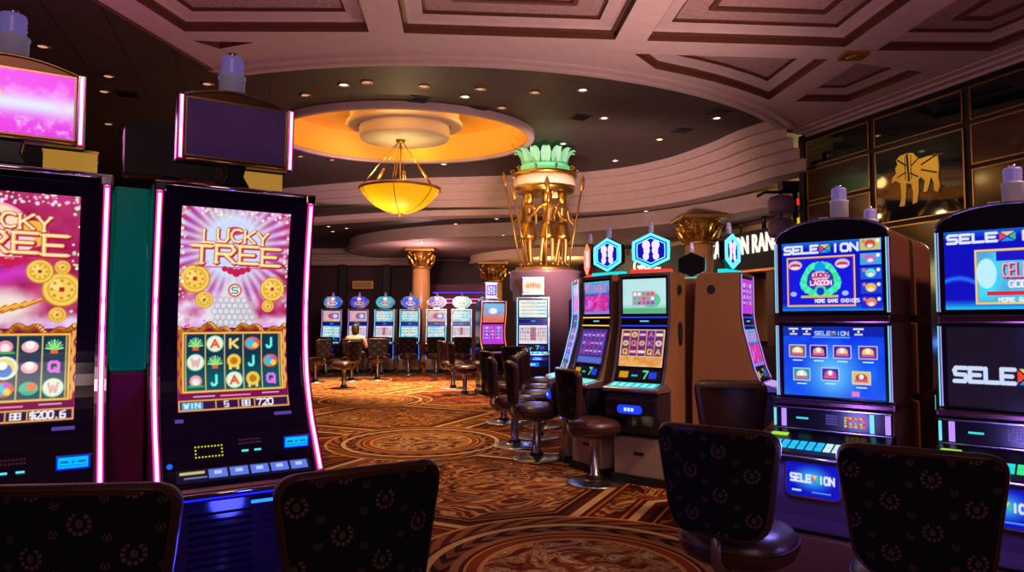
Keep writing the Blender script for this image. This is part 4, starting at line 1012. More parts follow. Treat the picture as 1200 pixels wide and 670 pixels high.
    for x in (.02, .075): MB().box(x-.014, x+.014, -f(.915)-.008, -f(.915), .911, .918).build('indicator_light', G('ind', (90, 225, 240), 1.1), t)
    cb = Cv(60, 32, (0, 50, 255)); cb.rect(4, 4, 56, 28, (0, 196, 255)); cb.rect(8, 12, 22, 17, (0, 90, 190)); cb.rect(38, 12, 52, 17, (0, 90, 190)); cb.rect(6, 22, 54, 24, (0, 110, 230)); cb.circ(30, 15, 3, (0, 110, 210))
    ba = MB().box(.185, .31, -f(.93)-.02, -f(.93)+.04, .905, .965).build('bill_acceptor', M['black'], t, bevel=.004)
    screen(cb, lambda u, v: (.190+.115*u, -f(.93)-.0215, .908+.054*v), 'lit_slot', ba, SC)
    MB().lathe([(.012, 0), (.012, .004), (0, .006)], n=12).build('round_button', G('rb', (30, 90, 240), 1.2), t).matrix_local = Matrix.Translation((-.29, -f(.88)-.004, .88)) @ Matrix.Rotation(PI/2, 4, 'X')
    # lit button panel: sloping band
    pan = MB(); pan.prism([(-.195, .862), (-.26, .815), (-.26, .800), (-.10, .800), (-.10, .862)], -w+.06, w-.06, 'x'); pan.build('button_panel', M['gloss'], t)
    cb = Cv(150, 16, (16, 12, 40))
    for k in range(5): cb.rect(34+k*23, 2, 54+k*23, 12, (96, 120, 226)); cb.rect(40+k*23, 4, 48+k*23, 8, (180, 205, 255))
    cb.rect(4, 3, 30, 6, (200, 190, 120)); cb.rect(8, 9, 32, 11, (110, 110, 150))
    screen(cb, lambda u, v: (-.27+.56*u, -.2575+.060*v, .8205+.044*v), 'button_strip', t, SC)
    MB().prism([(-.30, .79), (-.31, .775), (-.30, .76), (-.10, .76), (-.10, .80), (-.27, .80)], -w-.01, w+.01, 'x').build('ledge', M['chrome_plum'], t, bevel=.004)
    MB().tube([(-w, -.305, .776), (w, -.305, .776)], .008, 8).build('ledge_trim', M['chrome'], t)
    MB().box(-w+.06, w-.06, -.255, -.25, .742, .752).build('under_ledge_light', G('ul', (24, 30, 255), 1.6), t)
    MB().box(.03, .20, -.245, -.235, .700, .712).build('under_ledge_lamp', G('ull', (40, 130, 255), 1.8), t)
    # lower door with louvres
    lv = MB()
    for k in range(11):
        z = .66-k*.032
        lv.prism([(-.118, z), (-.138, z-.014), (-.118, z-.018)], -.21, .06, 'x'); lv.prism([(-.118, z), (-.132, z-.014), (-.118, z-.018)], .12, .26, 'x')
    d_ = MB().box(-w+.03, w-.03, -.125, -.09, .24, .74).build('lower_door', M['gloss'], t, bevel=.006)
    lv.build('louvre', M['black'], d_)
    MB().box(-w, w, -.20, .60, 0, .10).build('base', M['black_matt'], t, bevel=.01)
    # topper
    tp = bpy.data.objects.new('topper', None); COL.objects.link(tp); tp.parent = t; tp.location = (-.012, .05, tz); tp.rotation_euler = (math.radians(4), 0, 0)
    xs = [-.235+.47*k/20 for k in range(21)]; top = lambda x: .30+.045*(1-(x/.235)**2)
    o_ = [(-.26, -.0), (.26, 0), (.26, .30)]+[(x, top(x)) for x in reversed(xs)]+[(-.26, .30)]
    MB().prism(o_, -.01, .09, 'y').build('topper_case', M['bronze'], tp, bevel=.004)
    MB().box(-.232, .232, -.016, -.008, .018, .300).build('topper_bezel', M['gold_trim'], tp, bevel=.003)
    MB().box(-.262, .262, .088, .10, -.004, .335).build('topper_back', M['black_matt'], tp, bevel=.004)
    MB().tube([(-.26, -.014, .302)]+[(x, -.014, top(x)+.002) for x in xs]+[(.26, -.014, .302)], .006, 8).build('arch_trim', M['gold_trim'], tp)
    MB().tube([(-.24, -.02, .006), (.24, -.02, .006)], .006, 8).build('lower_trim', M['gold_trim'], tp)
    cvt = small('pink_top') if var == 1 else Cv(40, 24, (52, 26, 66)).mix(Cv(40, 24).noise(30, 5), (44, 20, 58), (66, 36, 66))
    if var == 0: cvt.a *= .9
    screen(cvt, lambda u, v: (-.222+.444*u, -.0175, .028+.262*v), 'topper_screen', tp, SC)
    for sg in (-1, 1):
        c = MB().box(sg*.248-.016, sg*.248+.016, -.034, .0, -.004, .304).build('topper_light', M['chrome'], tp, bevel=.004)
        MB().box(sg*.248-.009, sg*.248+.009, -.038, -.03, .004, .296)
        MB().prism([(sg*.248-.010, -.036), (sg*.248+.010, -.036), (sg*.248+.010, -.03), (sg*.248-.010, -.03)], .004, .296, 'z').build('topper_light', NEON_H, tp)
        MB().tube([(sg*.248, -.040, .008), (sg*.248, -.040, .292)], .0055, 8).build('topper_light', NEON, tp)
    mb = MB(); mb.prism([(-.07, -.10), (.07, -.10), (.04, -.05), (.055, .02), (-.055, .02), (-.04, -.05)], .0, .07, 'y'); mb.build('topper_neck', M['black'], tp, bevel=.006)
    candle(t, -.02+cdx, .14, tz+.31, 1.05)
    return t
M['chrome_plum'] = mat('plum_tinted_metal', (.30, .12, .16), .25, .9)
M['bronze'] = mat('dark_bronze', (.16, .07, .03), .3, .7)
M['gold_trim'] = mat('thin_gold_trim', (.62, .38, .12), .28, 1.)
M['silver'] = mat('satin_silver_trim', (.60, .52, .60), .25, .9)

def side_vents(t, w, ys, zs, material):
    for sg in (-1, 1):
        for (y, z, a, b_) in zip(*ys, *zs) if False else ys:
            mb = MB(); n = 20
            mb.prism([(y+a*math.cos(2*PI*k/n), z+b_*math.sin(2*PI*k/n)) for k in range(n)], sg*w-.002, sg*w+.004*sg, 'x'); mb.build('side_vent', material, t)
def selex_machine(label, loc, rz, arts, deckc, group=None, front=True):
    t = thing('slot_machine', label, 'slot machine', loc, rz, group); w = .29
    arch = [(-w, 1.53), (w, 1.53), (w, 1.945)]+[(w*math.cos(a)*1.0, 1.945+.105*math.sin(a)) for a in [PI*k/20 for k in range(1, 20)]]+[(-w, 1.945)]
    MB().prism(arch, .0, .50, 'y').build('upper_box', M['brown_side'], t, bevel=.008)
    face = [(p_[0]*.985, p_[1]-.004) for p_ in arch]
    fp = MB().prism(face, -.012, .0, 'y').build('upper_bezel', M['black'], t, bevel=.003)
    MB().tube([(w*.99*math.cos(a), -.012, 1.945+.105*math.sin(a)) for a in [PI*k/24 for k in range(25)]], .007, 8).build('arch_trim', M['silver'], fp)
    MB().box(-w, w, .0, .50, 1.075, 1.49).build('lower_box', M['brown_side'], t, bevel=.008)
    MB().box(-w*.985, w*.985, -.012, 0, 1.08, 1.485).build('lower_bezel', M['black'], t, bevel=.003)
    MB().box(-w*.99, w*.99, -.03, .45, 1.488, 1.532).build('middle_rail', M['chrome_plum'], t, bevel=.01)
    for sg in (-1, 1):
        for (z0, z1) in ((1.545, 1.93), (1.09, 1.475)):
            x = sg*(w-.010)
            c = MB().box(x-.010, x+.010, -.022, 0, z0, z1).build('edge_light', M['chrome'], t, bevel=.003)
            MB().box(x-.006-.003, x-.003, -.026, -.02, z0, z1).build('teal_strip', TEAL_EDGE, c)
            MB().box(x+.002, x+.007, -.026, -.02, z0, z1).build('violet_strip', VIOLET_EDGE, c)
    MB().box(-w-.012, w+.012, -.05, .45, 1.040, 1.078).build('lower_rail', M['chrome_plum'], t, bevel=.01)
    screen(arts[0], lambda u, v: (-.252+.504*u, -.0135, 1.555+.375*v), 'upper_screen', t, SC)
    screen(arts[1], lambda u, v: (-.252+.504*u, -.0135, 1.095+.375*v), 'lower_screen', t, SC)
    # control panel
    MB().box(-w, w, -.03, .50, .0, 1.04).build('cabinet', M['brown_side'], t, bevel=.008)
    p = MB().box(-w*.99, w*.99, -.075, -.03, .925, 1.035).build('control_panel', M['black'], t, bevel=.006)
    MB().box(-.29, .29, -.082, -.075, .920, .926).box(-.29, .29, -.082, -.075, 1.031, 1.037).build('panel_trim', M['silver'], p)
    for x, mm, ww in ((-.282, TEAL_EDGE, .006), (-.235, VIOLET_EDGE, .012), (.20, TEAL_EDGE, .010), (.272, VIOLET_EDGE, .012)):
        MB().box(x-ww, x+ww, -.086, -.075, .932, 1.026).build('light_bar', mm, p, bevel=.002)
    MB().box(-.17, -.11, -.08, -.074, .976, .985).build('ticket_slot_light', G('tsl', (70, 210, 225), 1.1), p)
    mb = MB()
    for i in range(5):
        for j in range(4): mb.box(-.02+i*.012, -.011+i*.012, -.08, -.074, .957+j*.014, .966+j*.014)
    mb.build('keypad', mat('keypad_keys', (.22, .22, .38), .4), p)
    pal = [(250, 200, 30), (250, 110, 30), (120, 220, 40), (240, 60, 30)]; mbs = [MB() for _ in pal]
    for i in range(8):
        for j in range(4):
            if j in (0, 3) or i in (0, 7) or (i+j) % 2: mbs[(i*3+j*2) % 4].box(.07+i*.0125, .0785+i*.0125, -.081, -.074, .952+j*.0145, .962+j*.0145)
    q_ = MB()
    for b_, k in zip(mbs, range(4)):
        q_.add(b_.v, b_.f, k)
    q_.build('note_acceptor_lights', [G('na%d' % k, c, 1.1) for k, c in enumerate(pal)], p)
    # deck and belly
    MB().prism([(-.03, .925), (-.07, .925), (-.345, .838), (-.36, .818), (-.345, .795), (-.03, .77)], -w-.012, w+.012, 'x').build('button_deck', M['black'], t, bevel=.008)
    mbs = [MB() for _ in deckc]
    for i in range(9):
        for j in range(2):
            x = -.23+i*.042; y = -.255-j*.045; z = .866+(y+.255)*.316+.004
            c = (1 if i > 5 else 0) % len(deckc)
            mbs[c].add([(x, y, z), (x+.034, y, z), (x+.034, y+.036, z+.0115), (x, y+.036, z+.0115), (x, y, z-.01), (x+.034, y, z-.01)], [(0, 1, 2, 3), (4, 5, 1, 0)])
    q_ = MB()
    for k, b_ in enumerate(mbs): q_.add(b_.v, b_.f, k)
    q_.build('lit_button_row', [G('db', c, 1.05) for c in deckc] if len(deckc) == 1 else [G('db%d%d%d' % c, c, 1.05) for c in deckc], t)
    MB().box(-.27, -.19, -.18, -.14, .895, .906).build('green_button', G('gb', (170, 230, 60), 1.), t)
    MB().tube([(-w-.005, -.35, .822), (w+.005, -.35, .822)], .007, 8).build('deck_trim', M['silver'], t)
    mb = MB(); mb.prism([(-.03, .79), (-.27, .79), (-.29, .72), (-.27, .60), (-.22, .50), (-.20, .42), (-.03, .40)], -w, w, 'x'); mb.build('belly', M['belly'], t, bevel=.012)
    cb = Cv(90, 44, (8, 14, 190)); x_, y_ = cb.x, cb.y; cb.blend(np.clip(1-np.hypot((x_-45)/40, (y_-20)/20), 0, 1), (60, 220, 255)); logo_x(cb, 8, 16, 74, 9, 3.); cb.rect(10, 36, 26, 38.5, (190, 225, 255)); cb.rect(44, 37, 76, 38.5, (90, 170, 255))
    pq = MB().prism(rrect(.27, .185, .04, -.03, .705), -.300, -.255, 'y').build('belly_sign', M['silver'], t, bevel=.004)
    pq.rotation_euler = (0, 0, 0)
    screen(cb, lambda u, v: (-.155+.25*u, -.3025, .625+.16*v), 'sign_face', pq, SC)
    MB().box(-w, w, -.22, .50, 0, .40).build('base', M['brown_side'], t, bevel=.01)
    MB().box(-w-.01, w+.01, -.235, .51, 0, .09).build('kick_plate', M['black_matt'], t)
    candle(t, .02, .12, 2.045, .80); 
    MB().box(-.08, -.03, .08, .16, 2.03, 2.075).build('antenna_box', M['white_pl'], t, bevel=.004)
    for sg in (-1, 1): MB().box(sg*w-.002, sg*w+.003, .30, .32, 1.26, 1.275).build('lock_stud', M['silver'], t)
    return t
M['belly'] = mat('violet_belly_plastic', (.11, .06, .20), .35)

def dual_machine(label, loc, rz, s1, s2, edge, body, topper=None, group=None, w=.27, H=1.96, bez=None, belly_c=(30, 60, 240), deck_c=(60, 190, 190), digits=(90, 240, 150), stripe=(40, 70, 240), name='slot_machine', wavy=0., trim='silver', stand=.42, back=.42, taper=0.):
    t = thing(name, label, 'slot machine', loc, rz, group); k = H/1.96
    tab = [(0, .10), (.52*k, .10), (.87*k, .30), (.905*k, .29), (.93*k, .16), (1.05*k, .11), (1.43*k, .015), (1.56*k, 0), (1.96*k, .0)]
    if wavy: tab = smooth_tab([(.75*k, .30), (.95*k, .18), (1.15*k, .04), (1.4*k, .03), (1.65*k, .12), (1.96*k, .14)])
    f = lambda z: interp(tab, z)
    zs = [(.93+(1.96-.93)*i/16)*k for i in range(17)]
    body_p = [(-f(z)+.004, z) for z in zs]+[(back-.04, H), (back, H-.06), (back+.05, .86*k), (back+.05, stand), (.0, stand), (.0, .86*k)]
    MB().prism(body_p, -w, w, 'x').build('cabinet', body, t, bevel=.01)
    MB().box(-w+.01, w-.01, -.14, back+.04, .07, stand).build('stand', M['beige'] if body is M['tan'] or wavy == 0 else body, t, bevel=.008)
    MB().box(-w-.01, w+.01, -.17, back+.06, 0, .075).build('kick_plate', M['black_matt'], t)
    if not wavy: MB().box(-.05, .05, -.146, -.139, stand*.62, stand*.62+.03).build('stand_door_gap', M['black_matt'], t)
    strip(t, 'face_plate', M['black'], -w+.02, w-.02, .935*k, 1.935*k, f, .002, .006)
    for sg in (-1, 1):
        c = strip(t, 'edge_trim', M[trim], sg*(w-.012)-.013, sg*(w-.012)+.013, .93*k, 1.955*k, f, .010, .014)
        if edge: strip(c, 'edge_light', edge, sg*(w-.012)-.007, sg*(w-.012)+.007, .95*k, 1.94*k, f, .015, .006)
    MB().box(-w+.01, w-.01, -f(1.95*k)-.012, 0, 1.925*k, 1.955*k).build('top_trim', M[trim], t, bevel=.004)
    a0_, a1_ = (1.57*k, 1.90*k); b0, b1 = (1.075*k, 1.42*k)
    if wavy: a0_, a1_, b0, b1 = 1.50*k, 1.90*k, 1.05*k, 1.46*k
    screen(s1, lambda u, v: ((-w+.045)+(2*w-.09)*u, -f(a0_+(a1_-a0_)*v)-.005, a0_+(a1_-a0_)*v), 'upper_screen', t, SC)
    screen(s2, lambda u, v: ((-w+.045)+(2*w-.09)*u, -f(b0+(b1-b0)*v)-.005, b0+(b1-b0)*v), 'lower_screen', t, SC)
    if not wavy:
        for z in (1.455*k, 1.535*k): MB().box(-w+.03, w-.03, -f(z)-.008, -f(z), z-.006, z+.006).build('glow_line', G('st%d%d%d' % stripe, stripe, 1.3), t)
        MB().box(-.04, .05, -f(1.49*k)-.008, -f(1.49*k), 1.492*k, 1.505*k).build('name_light', G('nl', (90, 190, 240), 1.2), t)
        cb = Cv(60, 14, (10, 8, 20)); cb.rect(4, 3, 16, 11, (214, 150, 20)); cb.text('7', 36, 2, 6, 9, 2., digits); cb.rect(44, 3, 54, 11, (30, 60, 230)); cb.rect(21, 7, 29, 9, (60, 190, 210))
        screen(cb, lambda u, v: ((-w+.045)+(2*w-.09)*u, -f((.955+.09*v)*k)-.004, (.955+.09*v)*k), 'credit_meter', t, SC)
        MB().prism([(-.10, .93*k), (-.15, .93*k), (-.31, .895*k), (-.325, .875*k), (-.30, .85*k), (.0, .85*k)], -w-.01, w+.01, 'x').build('button_deck', M['silver'], t, bevel=.008)
        cb = Cv(60, 12, deck_c); 
        for q in range(6): cb.rect(3+q*9.5, 2, 9+q*9.5, 10, tuple(min(255, c_+70) for c_ in deck_c))
        screen(cb, lambda u, v: (-w+.03+(2*w-.06)*u, -.30+.135*v, .9005*k+.0295*k*v), 'lit_buttons', t, SC)
        bl = MB().prism([(0, .86*k), (-.27, .86*k), (-.31, .78*k), (-.30, .65*k), (-.22, .54*k), (-.10, stand), (0, stand)], -w+.01, w-.01, 'x').build('belly', M['belly_dark'], t, bevel=.02)
        mb = MB().prism(rrect(.24, .075, .03, 0, .70*k), -.322, -.28, 'y').build('belly_light', G('bl%d%d%d' % belly_c, belly_c, 1.2), bl)
        mb = MB()
        for q in range(3): mb.box(-.05+q*.035, -.025+q*.035, -.325, -.321, .685*k, .715*k)
        mb.build('belly_mark', G('wm', (190, 225, 255), 1.2), bl)
    else:
        MB().prism([(-.08, .93*k), (-.36, .86*k), (-.36, .82*k), (-.0, .75*k)], -w, w, 'x').build('button_deck', M['black'], t, bevel=.01)
        MB().box(-w+.06, w-.06, -.32, -.2, .882*k, .892*k).build('lit_buttons', G('wvb', (190, 120, 200), .9), t)
        MB().box(-w+.01, w-.01, -.12, back, stand, .80*k).build('belly', M['gloss'], t, bevel=.01)
    if not wavy and edge is CY_EDGE:
        for sg in (-1, 1): MB().box(sg*(w-.012)-.009, sg*(w-.012)+.009, -.16, -.142, stand-.02, .9*k).build('lower_edge_light', BLUE_EDGE, t)
    if taper:
        for o in COL.objects:
            if o.parent is t and o.type == 'MESH':
                for v in o.data.vertices:
                    if v.co.y > 0: v.co.x *= 1-taper*v.co.y
    return t
M['belly_dark'] = mat('navy_black_belly', (.012, .010, .03), .22, coat=.4)
def hex_topper(t, z, edge, c_in, bar, emb=True, s=1., rot=0., y=.16):
    hp = bpy.data.objects.new('sign_topper', None); COL.objects.link(hp); hp.parent = t; hp.location = (0, y, z); hp.rotation_euler = (0, 0, rot)
    hexa = lambda r_, h_: [(r_, .0), (r_*.98, h_*.52), (0.0, h_), (-r_*.98, h_*.52), (-r_, 0), (-r_*.98, -h_*.52), (0, -h_), (r_*.98, -h_*.52)]
    cz = .215*s; A = lambda r_, h_: [(a, b_+cz) for a, b_ in hexa(r_*s, h_*s)]
    MB().prism(A(.185, .175), -.03, .03, 'y').build('sign_case', M['black'], hp, bevel=.004)
    def ringp(r0, h0, r1, h1, y0, y1):
        a, b_ = A(r0, h0), A(r1, h1); mb = MB(); n = len(a)
        v = [(p_[0], y0, p_[1]) for p_ in a]+[(p_[0], y0, p_[1]) for p_ in b_]+[(p_[0], y1, p_[1]) for p_ in a]+[(p_[0], y1, p_[1]) for p_ in b_]
        fs = []
        for i in range(n):
            j = (i+1) % n; fs += [(i, j, n+j, n+i), (2*n+i, i, j, 2*n+j)[::-1], (3*n+i, 3*n+j, n+j, n+i)]
        return mb.add(v, fs)
    ringp(.182, .172, .155, .145, -.045, -.03).build('sign_neon', edge, hp)
    ringp(.140, .130, .130, .120, -.040, -.03).build('sign_neon', edge, hp)
    MB().prism(A(.150, .140), -.034, -.030, 'y').build('sign_face', G('hf%d%d%d' % c_in, c_in, .9), hp)
    if emb:
        mb = MB()
        for sx in (-1, 1):
            for (a, b_, r_) in ((.045, .055, .038), (.040, .0, .030), (.048, -.055, .030)):
                n = 14; mb.prism([(sx*a*s+r_*s*math.cos(2*PI*k/n), cz+b_*s+r_*1.25*s*math.sin(2*PI*k/n)) for k in range(n)], -.040, -.033, 'y')
        mb.build('emblem', G('emb', (245, 225, 245), 1.1), hp)
    MB().box(-.20*s, .20*s, -.05, .04, .0, .035*s).build('sign_base', G('sb%d%d%d' % bar, bar, 1.1), hp, bevel=.006)
    MB().box(-.05*s, .05*s, -.02, .03, -.03, .01).build('sign_foot', M['black'], hp)
    candle(t, 0.0, y, z+.39*s, .45)
def dome_topper(t, z, cv, w=.25):
    tp = bpy.data.objects.new('dome_topper', None); COL.objects.link(tp); tp.parent = t; tp.location = (0, .12, z)
    n = 24; oval = [(w*math.cos(2*PI*k/n), .19+.18*math.sin(2*PI*k/n)) for k in range(n)]
    MB().prism(oval, -.02, .08, 'y').build('dome_case', M['silver'], tp, bevel=.004)
    o = screen(cv, lambda u, v: (w*.93*(2*u-1)*math.sqrt(max(.02, 1-(1.6*abs(v-.5))**2)), -.024, .19+.165*(2*v-1)), 'dome_screen', tp, SC)
    MB().box(-.09, .09, -.01, .07, -.01, .05).build('dome_foot', M['silver'], tp)
    MB().lathe([(.05, .35), (.06, .37), (.03, .40), (.035, .44), (.02, .47), (0, .49)], n=14, c=(0, .02, 0)).build('dome_finial', M['lens_purple'], tp)
# ================================================================ stools
def stool_parts(label, loc, rz, group):
    t = thing('swivel_stool', label, 'stool', loc, rz, group)
    MB().lathe([(.27, 0), (.27, .006), (.255, .014), (.12, .022), (.075, .03), (.07, .05)], n=40).build('base', M['steel'], t)
    MB().lathe([(.062, .03), (.062, .075), (.045, .085), (.045, .40), (.05, .42)], n=24).build('pole', M['steel'], t)
    MB().lathe([(.075, .02), (.072, .07), (.05, .08)], n=24).build('boot', M['black_matt'], t)
    # cushion: thick rounded block, a little wider at the front
    def cush(a, z):
        return 1+.10*math.cos(2*a)**2-.03*math.sin(a)
    s = MB().lathe([(.0, .42), (.12, .42), (.19, .445), (.235, .475), (.25, .51), (.245, .55), (.215, .585), (.15, .60), (.0, .607)], n=48, wob=lambda a, z: 1+.07*(math.sin(2*a)**2)).build('seat', M['leather'], t)
    MB().tube([(.248*(1+.07*math.sin(2*a)**2)*math.cos(a), .248*(1+.07*math.sin(2*a)**2)*math.sin(a), .535) for a in [2*PI*k/48 for k in range(48)]], .005, 6, closed=True).build('piping', M['leather'], s)
    MB().tube([(0, -.12, .455), (0, -.22, .44), (0, -.285, .50), (0, -.285, .66)], [.028, .028, .024, .02], 8).build('bracket', M['dull'], t)
    # back: rounded trapezoid pad, curved round the sitter
    def outline(k, n, g=0):
        pts = []
        Hh, wt, wb = .45-2*g, .268-g, .205-g
        z0 = .60+g
        cor = [(wb, z0, .10), (wt, z0+Hh, .075), (-wt, z0+Hh, .075), (-wb, z0, .10)]
        m = len(cor)
        for i in range(m):
            p0 = Vector(cor[i-1][:2]); p1 = Vector(cor[i][:2]); p2 = Vector(cor[(i+1) % m][:2]); r_ = max(.01, cor[i][2]-g)
            a = p1+(p0-p1).normalized()*r_; b_ = p1+(p2-p1).normalized()*r_
            for q in range(7):
                u = q/6.; pts.append(a*(1-u)**2+p1*2*u*(1-u)+b_*u*u)
        return pts
    def place(p_, off): # bend around and lean
        lean = (p_.y-.60)*.10
        return (p_.x, -.285+1.05*p_.x*p_.x-lean+off, p_.y+.018*(1-(p_.x/.27)**2) if p_.y > .9 else p_.y)
    def pad(name, material, offs, parent, rings):
        mb = MB(); L = [outline(0, 0, g) for g, _ in rings]; n = len(L[0])
        for ring_, (g, off) in zip(L, rings): mb.v += [place(p_, off) for p_ in ring_]
        for i in range(len(rings)-1):
            for j in range(n):
                j2 = (j+1) % n; mb.f.append((i*n+j, i*n+j2, (i+1)*n+j2, (i+1)*n+j)); mb.m.append(0); mb.sm.append(True)
        return mb, L, n
    def close(mb, ring_, off, first, n, flip):   # fill by strips left-right so the bend is kept
        g = 0
        tri = tessellate_polygon([[Vector((p_.x, p_.y, 0)) for p_ in ring_]])
        xs = sorted(set(round(p_.x, 3) for p_ in ring_))
        # grid fill: horizontal rows between left and right silhouettes
        rows = 10; cols = 12; zs = [p_.y for p_ in ring_]; z0, z1 = min(zs), max(zs)
        def ext(z):
            hit = []
            for i in range(n):
                a, b_ = ring_[i], ring_[(i+1) % n]
                if (a.y-z)*(b_.y-z) <= 0 and abs(a.y-b_.y) > 1e-9: hit.append(a.x+(b_.x-a.x)*(z-a.y)/(b_.y-a.y))
            return (min(hit), max(hit)) if len(hit) > 1 else (-.01, .01)
        o = len(mb.v)
        for r_ in range(rows+1):
            z = z0+1e-4+(z1-z0-2e-4)*(.5-.5*math.cos(PI*r_/rows)); a, b_ = ext(z)
            for c_ in range(cols+1): mb.v.append(place(Vector((a+(b_-a)*c_/cols, z)), off))
        for r_ in range(rows):
            for c_ in range(cols):
                q = (o+r_*(cols+1)+c_, o+r_*(cols+1)+c_+1, o+(r_+1)*(cols+1)+c_+1, o+(r_+1)*(cols+1)+c_)
                mb.f.append(q if not flip else q[::-1]); mb.m.append(0); mb.sm.append(True)
    mb, L, n = pad('', None, 0, None, [(.014, -.026), (.0, -.018), (-.004, .0), (.0, .020), (.02, .034), (.05, .04)])
    close(mb, L[0], -.026, 0, n, False); close(mb, L[-1], .04, 0, n, True)
    bk = mb.build('backrest', M['leather'], t)
    mb, L, n = pad('', None, 0, None, [(.012, -.020), (.015, -.030), (.024, -.033)])
    close(mb, L[-1], -.033, 0, n, False)
    mb.build('rear_fabric', M['fabric'], bk)['label'] = 'black fabric with pink laurel emblems'
    MB().tube([place(p_, -.028) for p_ in outline(0, 0, .010)], .0035, 6, closed=True).build('back_piping', M['leather'], bk)
    return t
def fd(x, y): return math.atan2(-x, y)            # rotation that turns local +y to direction (x, y)
def at_back(bx, by, dx, dy):                      # stool position when its back should be centred at (bx, by)
    l = math.hypot(dx, dy); return (bx+.30*dx/l, by+.30*dy/l, 0)
LB = (-.539, .842)                                # into the left bank
u_l = (.842, .539)
s0 = stool_parts('patterned stool back in front of the dark-topped slot machine, at bottom centre', at_back(-.44, 2.09, *LB), fd(*LB), None)
def stool(pos, d, label, group=None): return dup(s0, pos, fd(*d), label, group)
stool(at_back(-1.175, 1.86, -.08, 1), (-.08, 1), 'patterned stool back at the bottom left corner before the pink-topped slot machine')
stool(at_back(.83, 2.88, .62, .78), (.60, .80), 'patterned stool turned to the slot machine with the green-bordered game, back towards the camera')
stool(at_back(1.385, 2.39, .58, .81), (.54, .84), 'patterned stool nearest the dark-screened right machine, biggest of the right pair')
stool((.77, 6.45, 0), (.95, .32), 'patterned stool facing the slot machine with the blue clover sign and red bar')
stool((.27, 7.55, 0), (1, .12), 'blue-lit seat stool whose dark back stands mid-carpet beside the round bank')
stool((.035, 8.33, 0), (1, .10), 'brown leather-edged stool seen side-on just behind the blue-lit seat stool')
stool((.34, 8.9, 0), (1, -.1), 'stool half hidden behind the blue-lit seat stool, blue light on its seat', 'half hidden stools beside the round bank')
stool((.42, 9.8, 0), (1, -.2), 'stool half hidden behind the blue-lit seat stool, blue light on its seat', 'half hidden stools beside the round bank')
stool((.50, 11.0, 0), (1, -.1), 'stool half hidden behind the blue-lit seat stool, blue light on its seat', 'half hidden stools beside the round bank')
stool((.09, 12.3, 0), (.1, 1), 'dark-backed stool straight in front of the cyan-edged slot machine')
stool((-.12, 10.2, 0), (.9, .35), 'brown stool back just left of the dark-backed stool by the cyan-edged machine')
stool((-.97, 14.1, 0), (1, .2), 'nearer of two side-on stools standing on the golden carpet mid-left')
stool((-1.32, 15.4, 0), (1, .35), 'farther of two side-on stools standing on the golden carpet mid-left')
stool((1.92, 4.98, 0), (.35, .9), 'spare') if False else None
stool(at_back(1.62, 5.12, -.15, -1), (-.15, -1), 'plain brown back of the stool behind the green-bordered game machine, by the tan cabinets')
for i, (x, y, d) in enumerate(((-4.85, 16.9, (-1, .5)), ((404-600)/800*15.4, 15.4, (-1, .4)), (-4.05, 17.3, (-.3, 1)), (-3.45, 17.6, (-.2, 1)))):
    stool((x, y, 0), d, ['brown stool at the far left edge of the golden carpet', 'foremost brown stool of the cluster beside the seated person', 'stool under the seated person', 'empty stool right of the seated person'][i])
# ================================================================ left bank
A0 = (-1.604, 3.04); B0 = (-2.348, 2.562)
def mid(c, w=.36): return (c[0]+u_l[0]*w, c[1]+u_l[1]*w, 0)
ra = math.atan2(u_l[1], u_l[0])
portrait_machine('tall slot machine with a dark blank topper and coins-and-reels screen, pink neon edges', mid(A0), ra, 0)
portrait_machine('tall slot machine cut by the left frame edge, magenta lit topper screen', mid(B0), ra, 1)
def rear(c): m_ = mid(c); return (m_[0]+LB[0]*1.46-u_l[0]*.17, m_[1]+LB[1]*1.46-u_l[1]*.17, 0)
a_, b_ = rear(A0), rear(B0)
portrait_machine('slot machine backing onto the dark-topped one, only its black topper back showing', a_, ra+PI, 0, tz=2.40, cdx=-.10)
portrait_machine('slot machine backing onto the magenta-topped one at the far left', b_, ra+PI, 0, tz=2.40)
for c, lab in ((A0, 'amber lacquered box standing behind the dark blank topper'), (B0, 'amber lacquered box standing behind the magenta topper')):
    x = c[0]+u_l[0]*.56+LB[0]*.50; y = c[1]+u_l[1]*.56+LB[1]*.50
    t = thing('amber_box', lab, 'sign box', (x, y, 2.12), ra)
    MB().box(-.11, .11, -.05, .05, .0, .20).build('box_body', mat('amber_lacquer', (.50, .27, .07), .4, emit=L3(205, 150, 60), es=.6), t, bevel=.006)
    for z in (0, .193): MB().box(-.115, .115, -.055, .055, z, z+.012).build('box_rim', M['brass'], t)
gx, gy = (-1.604-1.742)/2, (3.04+2.95)/2
t = thing('machine_divider', 'narrow glossy plum divider, its upper part coloured as a teal reflection, between the two tall left machines', 'divider', (gx+LB[0]*.06, gy+LB[1]*.06, 0), ra)
MB().box(-.071, .071, 0, .5, 1.28, 2.10).build('upper_panel', M['teal_reflect'], t, bevel=.01)['label'] = 'upper panel with a teal reflection put into its colour'  # colour and glow imitate a teal reflection on the upper half
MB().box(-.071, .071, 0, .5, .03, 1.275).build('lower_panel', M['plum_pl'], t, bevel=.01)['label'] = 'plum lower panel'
MB().box(-.073, .073, -.01, .51, 0, .03).build('divider_foot', M['black_matt'], t)
